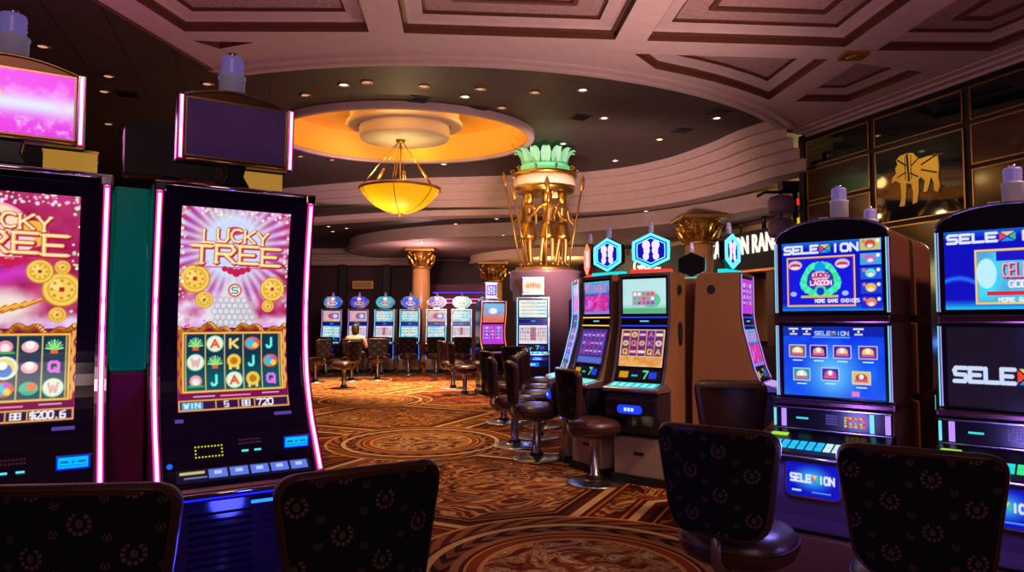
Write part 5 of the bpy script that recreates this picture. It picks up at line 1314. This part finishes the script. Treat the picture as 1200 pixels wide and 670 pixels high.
# ================================================================ right bank
ur = (.766, -.643); br = (.643, .766); rr_ = math.atan2(ur[1], ur[0])
C0, D0 = (1.716, 3.667), (2.31, 3.167)
CC, DD = sel_top(), sel_menu()
selex_machine('twin-screen slot machine with a green-bordered game on top and blue game menu below', (*C0, 0), rr_, (CC, DD), [(40, 190, 250), (200, 235, 255)])
selex_machine('twin-screen slot machine with dark lower screen, cut by the right frame edge', (*D0, 0), rr_, (cele_top(), sel_dark()), [(30, 220, 220), (60, 230, 140)])
for c, lab in ((C0, 'slot machine backing onto the green-bordered game machine, seen from the side'), (D0, 'slot machine backing onto the dark-lower-screen machine, hidden but for its side')):
    selex_machine(lab, (c[0]+br[0]*1.14, c[1]+br[1]*1.14, 0), rr_+PI, (CC, DD), [(40, 190, 250), (200, 235, 255)])
# ================================================================ round bank in the middle
PC = (2.13, 7.60)
CLOVER = mat('cyan_hex_neon', (.1, .5, .8), .3, emit=L3(90, 220, 255), es=1.5)
ORHEX = mat('orange_hex_neon', (.6, .2, .1), .3, emit=L3(255, 110, 60), es=1.4)
def ring_m(phi, lab, s1, s2, edge, stripe, bar, nn, topedge=CLOVER, hr=0., rad=1.42, **k):
    a = math.radians(phi); pos = (PC[0]-rad*math.sin(a), PC[1]-rad*math.cos(a), 0)
    t = dual_machine(lab, pos, -a, s1, s2, edge, M['tan'], stripe=stripe, back=.50, taper=.55, **k)
    hex_topper(t, 1.965, topedge, (30, 20, 190), bar, rot=hr)
    for sg in (-1, 1):
        for (y, z, ra_, rb_) in ((.25, 1.80, .035, .045), (.26, 1.38, .035, .11)):
            n = 20; mb = MB(); mb.prism([(y+ra_*math.cos(2*PI*q/n), z+rb_*math.sin(2*PI*q/n)) for q in range(n)], sg*.2705*(1-.42*.25)-.012, sg*.2705*(1-.42*.25)+.012, 'x')
            mb.build('side_vent', M['black_matt'], t)
    return t
ring_m(38, 'tan-sided slot machine with blue clover hexagon sign on a red bar and pale green screen', small('farm'), small('farm2'), None, (40, 60, 240), (240, 60, 40), 0, hr=math.radians(18))
ring_m(63, 'tan-sided slot machine with blue clover hexagon sign on a teal bar, pink and blue screen', small('pinkblue'), small('purple'), None, (240, 190, 60), (30, 220, 225), 0, hr=math.radians(14))
ring_m(88, 'slot machine seen edge-on with an orange-rimmed hexagon sign', small('pinkblue'), small('purple'), CY_EDGE, (90, 60, 220), (240, 70, 60), 0, topedge=ORHEX, hr=math.radians(0))
# the machine facing right and one on the far side
t = dual_machine('slot machine turned away to the right, its violet screens seen at a slant', (2.27, 6.60, 0), math.atan2(.86, .52), small('violet'), small('pinkblue'), VIOLET_EDGE, M['tan'], deck_c=(150, 110, 230), w=.27)
hex_topper(t, 1.965, CLOVER, (30, 20, 190), (30, 220, 225), rot=math.radians(-8))
for sg in (-1,):
    mb = MB(); n = 20
    for (y, z, ra_, rb_) in ((.27, 1.80, .040, .045),): mb.prism([(y+ra_*math.cos(2*PI*q/n), z+rb_*math.sin(2*PI*q/n)) for q in range(n)], sg*.2705-.001, sg*.2705+.002, 'x')
    mb.build('side_vent', M['black_matt'], t)
t = dual_machine('far-side slot machine of the round bank, only its black hexagon sign back showing', (2.04, 7.72, 0), math.radians(150), small('violet'), small('purple'), None, M['tan'])
hex_topper(t, 1.965, CLOVER, (30, 20, 190), (30, 220, 200), y=.0, s=.8)
# ================================================================ round the statue drum
def kf(Y_, x_): return ((x_-600)/800*Y_, Y_, 0)
t = dual_machine('cyan-edged twin-screen slot machine under the gilded statues, facing the camera', (.40, 12.95, 0), math.radians(-3), small('paytable'), small('bars', 3), CY_EDGE, M['gloss'], w=.31, belly_c=(30, 110, 250), back=.33)
def box_topper(t, cv, w, z, glowm):
    tp = bpy.data.objects.new('box_topper', None); COL.objects.link(tp); tp.parent = t; tp.location = (0, .1, z)
    MB().box(-w, w, -.03, .12, .0, .36).build('topper_case', M['silver'], tp, bevel=.02)
    screen(cv, lambda u, v: ((-w+.03)+(2*w-.06)*u, -.032, .08+.23*v), 'topper_screen', tp, SC)
    for z_ in (.02, .335): MB().box(-w+.01, w-.01, -.04, -.028, z_, z_+.022).build('topper_light', glowm, tp)
box_topper(t, small('moon'), .22, 1.98, CY_EDGE)
t = dual_machine('orange-edged curved slot machine with a small blue square topper, left of the statue drum', ((577-600)/800*14.2, 14.2, 0), math.radians(16), small('sunset'), small('violet'), OR_EDGE, M['gloss'], w=.27, wavy=1, H=1.92, back=.35)
box_topper(t, small('bingo'), .14, 1.95, CY_EDGE)
t = dual_machine('cyan-edged slot machine right of the statue drum, half behind the tan round bank', (1.55, 13.6, 0), math.radians(38), small('pinkblue'), small('bars', 8), CY_EDGE, M['gloss'], w=.29, belly_c=(30, 110, 250))
box_topper(t, small('moon'), .18, 1.98, CY_EDGE)
# ================================================================ far row
kinds = [('warm', 'cards'), ('warm', 'bars'), ('cards', 'bars'), ('cards', 'cards'), ('warm', 'cards'), ('cards', 'bars'), ('bars', 'warm')]
labs = ['domed slot machine at the left end of the far row, beside the pink neon edge', 'domed slot machine right in front of the seated person in the far row', 'domed slot machine third from the left in the far row, left of the gold column', 'domed slot machine in the far row directly under the gold column', 'domed slot machine just right of the gold column, warm-coloured upper screen', 'domed slot machine right of the gold column with a teal card-filled upper screen', 'domed slot machine of the far row half hidden by the orange-edged machine']
for i, (pxx, lab, kk) in enumerate(zip((389, 420, 450.7, 480.5, 511.5, 541, 571), labs, kinds)):
    Y_ = 20.3; X_ = (pxx-600)/800*Y_
    edge = CY_EDGE if i in (2, 3, 4, 5, 6) else VIOLET_EDGE
    t = dual_machine(lab, (X_, Y_, 0), 0, small(kk[0], i+1), small(kk[1], i+5), edge, M['gloss'], w=.30, H=1.86, stand=.40, belly_c=(30, 50, 230), back=.45)
    dome_topper(t, 1.87, small('dome', i), .29)
    if i < 7: stool((X_+.12+(.1 if i == 1 else 0), 19.25, 0), (-.05, 1), 'dark-backed stool in front of the far row of domed machines', 'stools along the far row of domed machines')
MB_ = MB()
# ================================================================ seated person
Pp = (-3.97, 17.35)
pr = thing('person', 'seated person with dark hair and pale pink top, seen from behind at the far row', 'person', (Pp[0], Pp[1], .60))
sk_m = mat('skin', (.55, .30, .20), .55); top_m = mat('pale_pink_top', (.62, .36, .32), .8); hair_m = mat('dark_brown_hair', (.025, .012, .010), .5); pant = mat('dark_trousers', (.03, .02, .03), .8)
J = [(0,0,.06,(.15,.11)), (0,-.02,.25,(.13,.095)), (0,-.02,.42,(.165,.10)), (0,0,.50,(.12,.07)), (0,.01,.57,.05), (0,.02,.65,.072), (0,.02,.75,.078),
     (.10,.12,.06,.085), (.13,.42,.05,.062), (.13,.46,-.32,.045), (.13,.56,-.38,.04),
     (-.10,.12,.06,.085), (-.13,.42,.05,.062), (-.13,.46,-.32,.045), (-.13,.56,-.38,.04),
     (.21,.0,.47,.055), (.27,.08,.24,.043), (.20,.30,.26,.033), (.17,.38,.28,.03),
     (-.21,.0,.47,.055), (-.27,.08,.24,.043), (-.20,.30,.26,.033), (-.17,.38,.28,.03)]
Ed = [(0,1),(1,2),(2,3),(3,4),(4,5),(5,6),(0,7),(7,8),(8,9),(9,10),(0,11),(11,12),(12,13),(13,14),(3,15),(15,16),(16,17),(17,18),(3,19),(19,20),(20,21),(21,22)]
body = figure('body', J, Ed, pr, sk_m, 2)
body.data.materials.append(top_m); body.data.materials.append(pant)
for p_ in body.data.polygons:
    c = p_.center
    if c.z < .10: p_.material_index = 2
    elif c.z < .53 and abs(c.x) < .30 and c.y < .16: p_.material_index = 1
MB().lathe([(0, .84), (.06, .83), (.095, .78), (.10, .70), (.085, .60), (.07, .54), (0, .52)], n=20, c=(0, -.005, 0), wob=lambda a, z: 1-.12*max(0, math.sin(a))).build('hair', hair_m, pr)
MB().lathe([(0, .0), (.03, .01), (.04, .04), (.02, .075), (0, .08)], n=12, c=(0, -.02, .82)).build('hair_bun', hair_m, pr)
MB().lathe([(0, -.02), (.012, -.01), (.014, .01), (0, .02)], n=8, c=(0, .10, .70)).build('nose', sk_m, pr)
# ================================================================ background wall pieces
for z, c in ((2.62, (90, 60, 255)), (2.36, (250, 120, 190)), (2.22, (250, 130, 200))):
    t = thing('neon_strip_sign', 'horizontal %s neon line on the far wall right of the gold column' % ('blue-violet' if z > 2.5 else 'upper pink' if z > 2.3 else 'lower pink'), 'neon strip', (-2.0, 27.0, z))
    MB().box(-1.15, 1.25, .0, .06, -.05, .05).build('housing', M['black_matt'], t); MB().box(-1.13, 1.23, -.02, .0, -.03, .03).build('tube', G('nw%d' % c[0], c, 1.1), t)
struct(MB().box(-3.3, -.6, 27.07, 27.3, 0, 2.95).build('wall_partition', mat('dusky_rose_wall', (.25, .08, .12), .6)))
t = thing('picture_panel', 'small gold framed panel high behind the second domed machine', 'panel', (-6.0, 27.4, 2.95))
MB().box(-.42, .42, 0, .05, -.16, .16).build('frame', M['gold_paint'], t, bevel=.01); MB().box(-.36, .36, -.01, .0, -.11, .11).build('panel_face', mat('dull_gold_face', (.45, .28, .10), .5), t)
for x in (-8.2, -6.75, -5.0):
    t = thing('dark_post', 'slim dark post against the plum back wall', 'post', (x, 27.2, 0), 0, 'dark posts on the back wall'); MB().box(-.14, .14, -.14, .14, 0, 3.75).build('shaft', M['black_matt'], t, bevel=.02); MB().box(-.2, .2, -.2, .2, 0, .2).build('foot', M['black_matt'], t, bevel=.02)
# bracket lamp near the end of the right wall
t = thing('bracket_lantern', 'stack of two dark drum shades on a black bracket beside the panelled wall', 'lantern', (5.12, 12.9, 3.95))
MB().box(.0, .5, -.10, .15, .02, .20).build('bracket_box', M['black'], t, bevel=.01)
MB().tube([(-.45, 0, -.08), (-.3, 0, .0), (.3, 0, .0)], .03, 8).build('bracket_arm', M['black'], t)
drumm = mat('mauve_drum_shade', (.16, .09, .14), .5)
for k, z in enumerate((-.42, -.86)):
    MB().lathe([(.18, z+.0), (.24, z+.05), (.24, z+.25), (.19, z+.33), (.10, z+.36)], n=28).build('drum_shade', drumm, t)
MB().tube([(0, 0, 0), (0, 0, -.9)], .025, 8).tube([(.27, 0, .02), (.27, 0, -1.2)], .05, 8).build('rod', M['black'], t)
for z, c in ((-.25, (250, 60, 40)), (-.62, (250, 200, 60)), (-1.0, (240, 90, 50))): MB().box(.28, .36, -.06, -.03, z, z+.12).build('indicator', G('il%d%d' % (c[0], c[1]), c, .8), t)
o, _ = lettering('CANYON RANCH', 18.5, 3.16, .54, 'shop_lettering', 'white lit letters CANYON RANCH over the dark shop front')
o, _ = lettering('GRILL', 22.6, 3.08, .54, 'shop_lettering', 'white lit letters GRILL farther along the dark shop front', 1.05)
# wall-end objects far right interior: warm screens inside the shop
# ================================================================ lights
light('POINT', 'chandelier_lamp', (TX-.08, TY, 4.25), 48, (1, .72, .32), .12)
light('POINT', 'chandelier_glow', (TX-.08, TY, 2.7), 60, (1, .72, .28), .4)
light('POINT', 'tray_cove_light', (TX+1.6, TY-.4, 5.35), 13, (1, .68, .22), .15)
light('POINT', 'tray_cove_light', (TX-1.6, TY-.4, 5.35), 13, (1, .68, .22), .15)
light('POINT', 'tray_cove_light', (TX, TY+1.5, 5.35), 13, (1, .68, .22), .15)
light('POINT', 'tray_cove_light', (TX, TY-1.5, 5.35), 13, (1, .68, .22), .15)
for (x, y, e) in ((-2.5, 9.5, 500), (-2.8, 13.0, 2200), (-.9, 14.6, 2200), (-3.5, 15.9, 3400), (-2.5, 16.4, 2000), (.1, 5.2, 120), (-.9, 7.6, 260), (.2, 10.5, 380), (1.9, 4.6, 170), (4.5, 13.6, 300)):
    light('SPOT', 'downlight_beam', (x, y, 5.05), e, (1, .66, .36), .08, (x, y, 0), math.radians(64), .8)
light('SPOT', 'coffer_fill_spot', (2.2, 6.9, 2.5), 360, (1, .64, .62), .3, (1.0, 8.6, 5), math.radians(130), 1.)  # added spots without fittings, brighten the coffers in place of bounced light
light('SPOT', 'coffer_fill_spot', (-.9, 5.2, 2.3), 170, (1, .56, .60), .3, (-2.0, 7.5, 5), math.radians(130), 1.)
light('SPOT', 'coffer_fill_spot', (3.2, 4.6, 2.4), 160, (.95, .45, .70), .3, (4.2, 7.5, 5), math.radians(130), 1.)
light('SPOT', 'band_wash', (1.0, 10.5, 2.4), 1300, (1, .62, .58), .3, (2.2, 17, 4.6), math.radians(95), 1.)
light('SPOT', 'band_wash', (-2.5, 11.8, 2.6), 1000, (1, .62, .46), .3, (-3.5, 19, 4.6), math.radians(85), 1.)
light('SPOT', 'violet_wash', (-4.5, 12.0, 2.6), 260, (.5, .22, 1), .3, (-5, 15.5, 5.1), math.radians(90), 1.)
light('POINT', 'statue_uplight', (PX, PY-.9, 2.7), 9, (1, .66, .25), .1)
light('POINT', 'rear_cove_light', (1.6, 24.2, 3.45), 160, (1, .72, .36), .2)
light('POINT', 'rear_cove_light', (-3.0, 22.5, 3.3), 110, (1, .55, .55), .2)
light('POINT', 'balcony_light', (7.2, 15.2, 4.4), 160, (1, .75, .35), .2)
light('POINT', 'balcony_light', (5.2, 20.0, 4.2), 90, (.9, .5, .8), .2)
light('AREA', 'room_fill', (.6, -2.5, 4.3), 75, (1, .62, .60), 2.5, (.8, 4.5, .9))
light('SPOT', 'bank_key', (3.2, 3.6, 4.8), 560, (1, .62, .38), .2, (1.9, 6.6, 1.4), math.radians(50), .8)
light('SPOT', 'bank_key', (4.3, 2.0, 4.8), 600, (1, .50, .36), .2, (2.6, 4.2, 1.6), math.radians(45), .8)
light('POINT', 'blue_machine_glow', (1.32, 3.18, .92), 7, (.30, .22, 1), .06)
light('POINT', 'blue_machine_glow', (1.95, 2.68, .90), 7, (.30, .22, 1), .06)
light('POINT', 'blue_machine_glow', (-.95, 2.75, .58), 9, (.05, .06, 1), .08)
light('POINT', 'blue_machine_glow', (.33, 7.75, 1.25), 14, (.1, .25, 1), .1)
light('POINT', 'blue_machine_glow', (.45, 12.4, 1.0), 16, (.1, .25, 1), .1)
light('SPOT', 'emblem_fill_spot', (4.6, 9.0, 4.7), 90, (1, .8, .45), .1, (6.2, 10.5, 3.75), math.radians(32), .5)  # added spot, no fitting here; brightens the gold wall emblem
light('POINT', 'ring_glow', (PX, PY-.55, 4.0), 6, (1, .75, .25), .05)
light('POINT', 'violet_fill', (-4.6, 6.6, 3.4), 40, (.8, .22, .6), .3)  # added point without a fitting, tints the dark left ceiling violet
S.cycles.use_denoising = True
try: S.cycles.denoiser = 'OPENIMAGEDENOISE'
except Exception: pass
S.cycles.max_bounces = 5; S.cycles.diffuse_bounces = 3; S.cycles.glossy_bounces = 3; S.cycles.sample_clamp_indirect = 4.
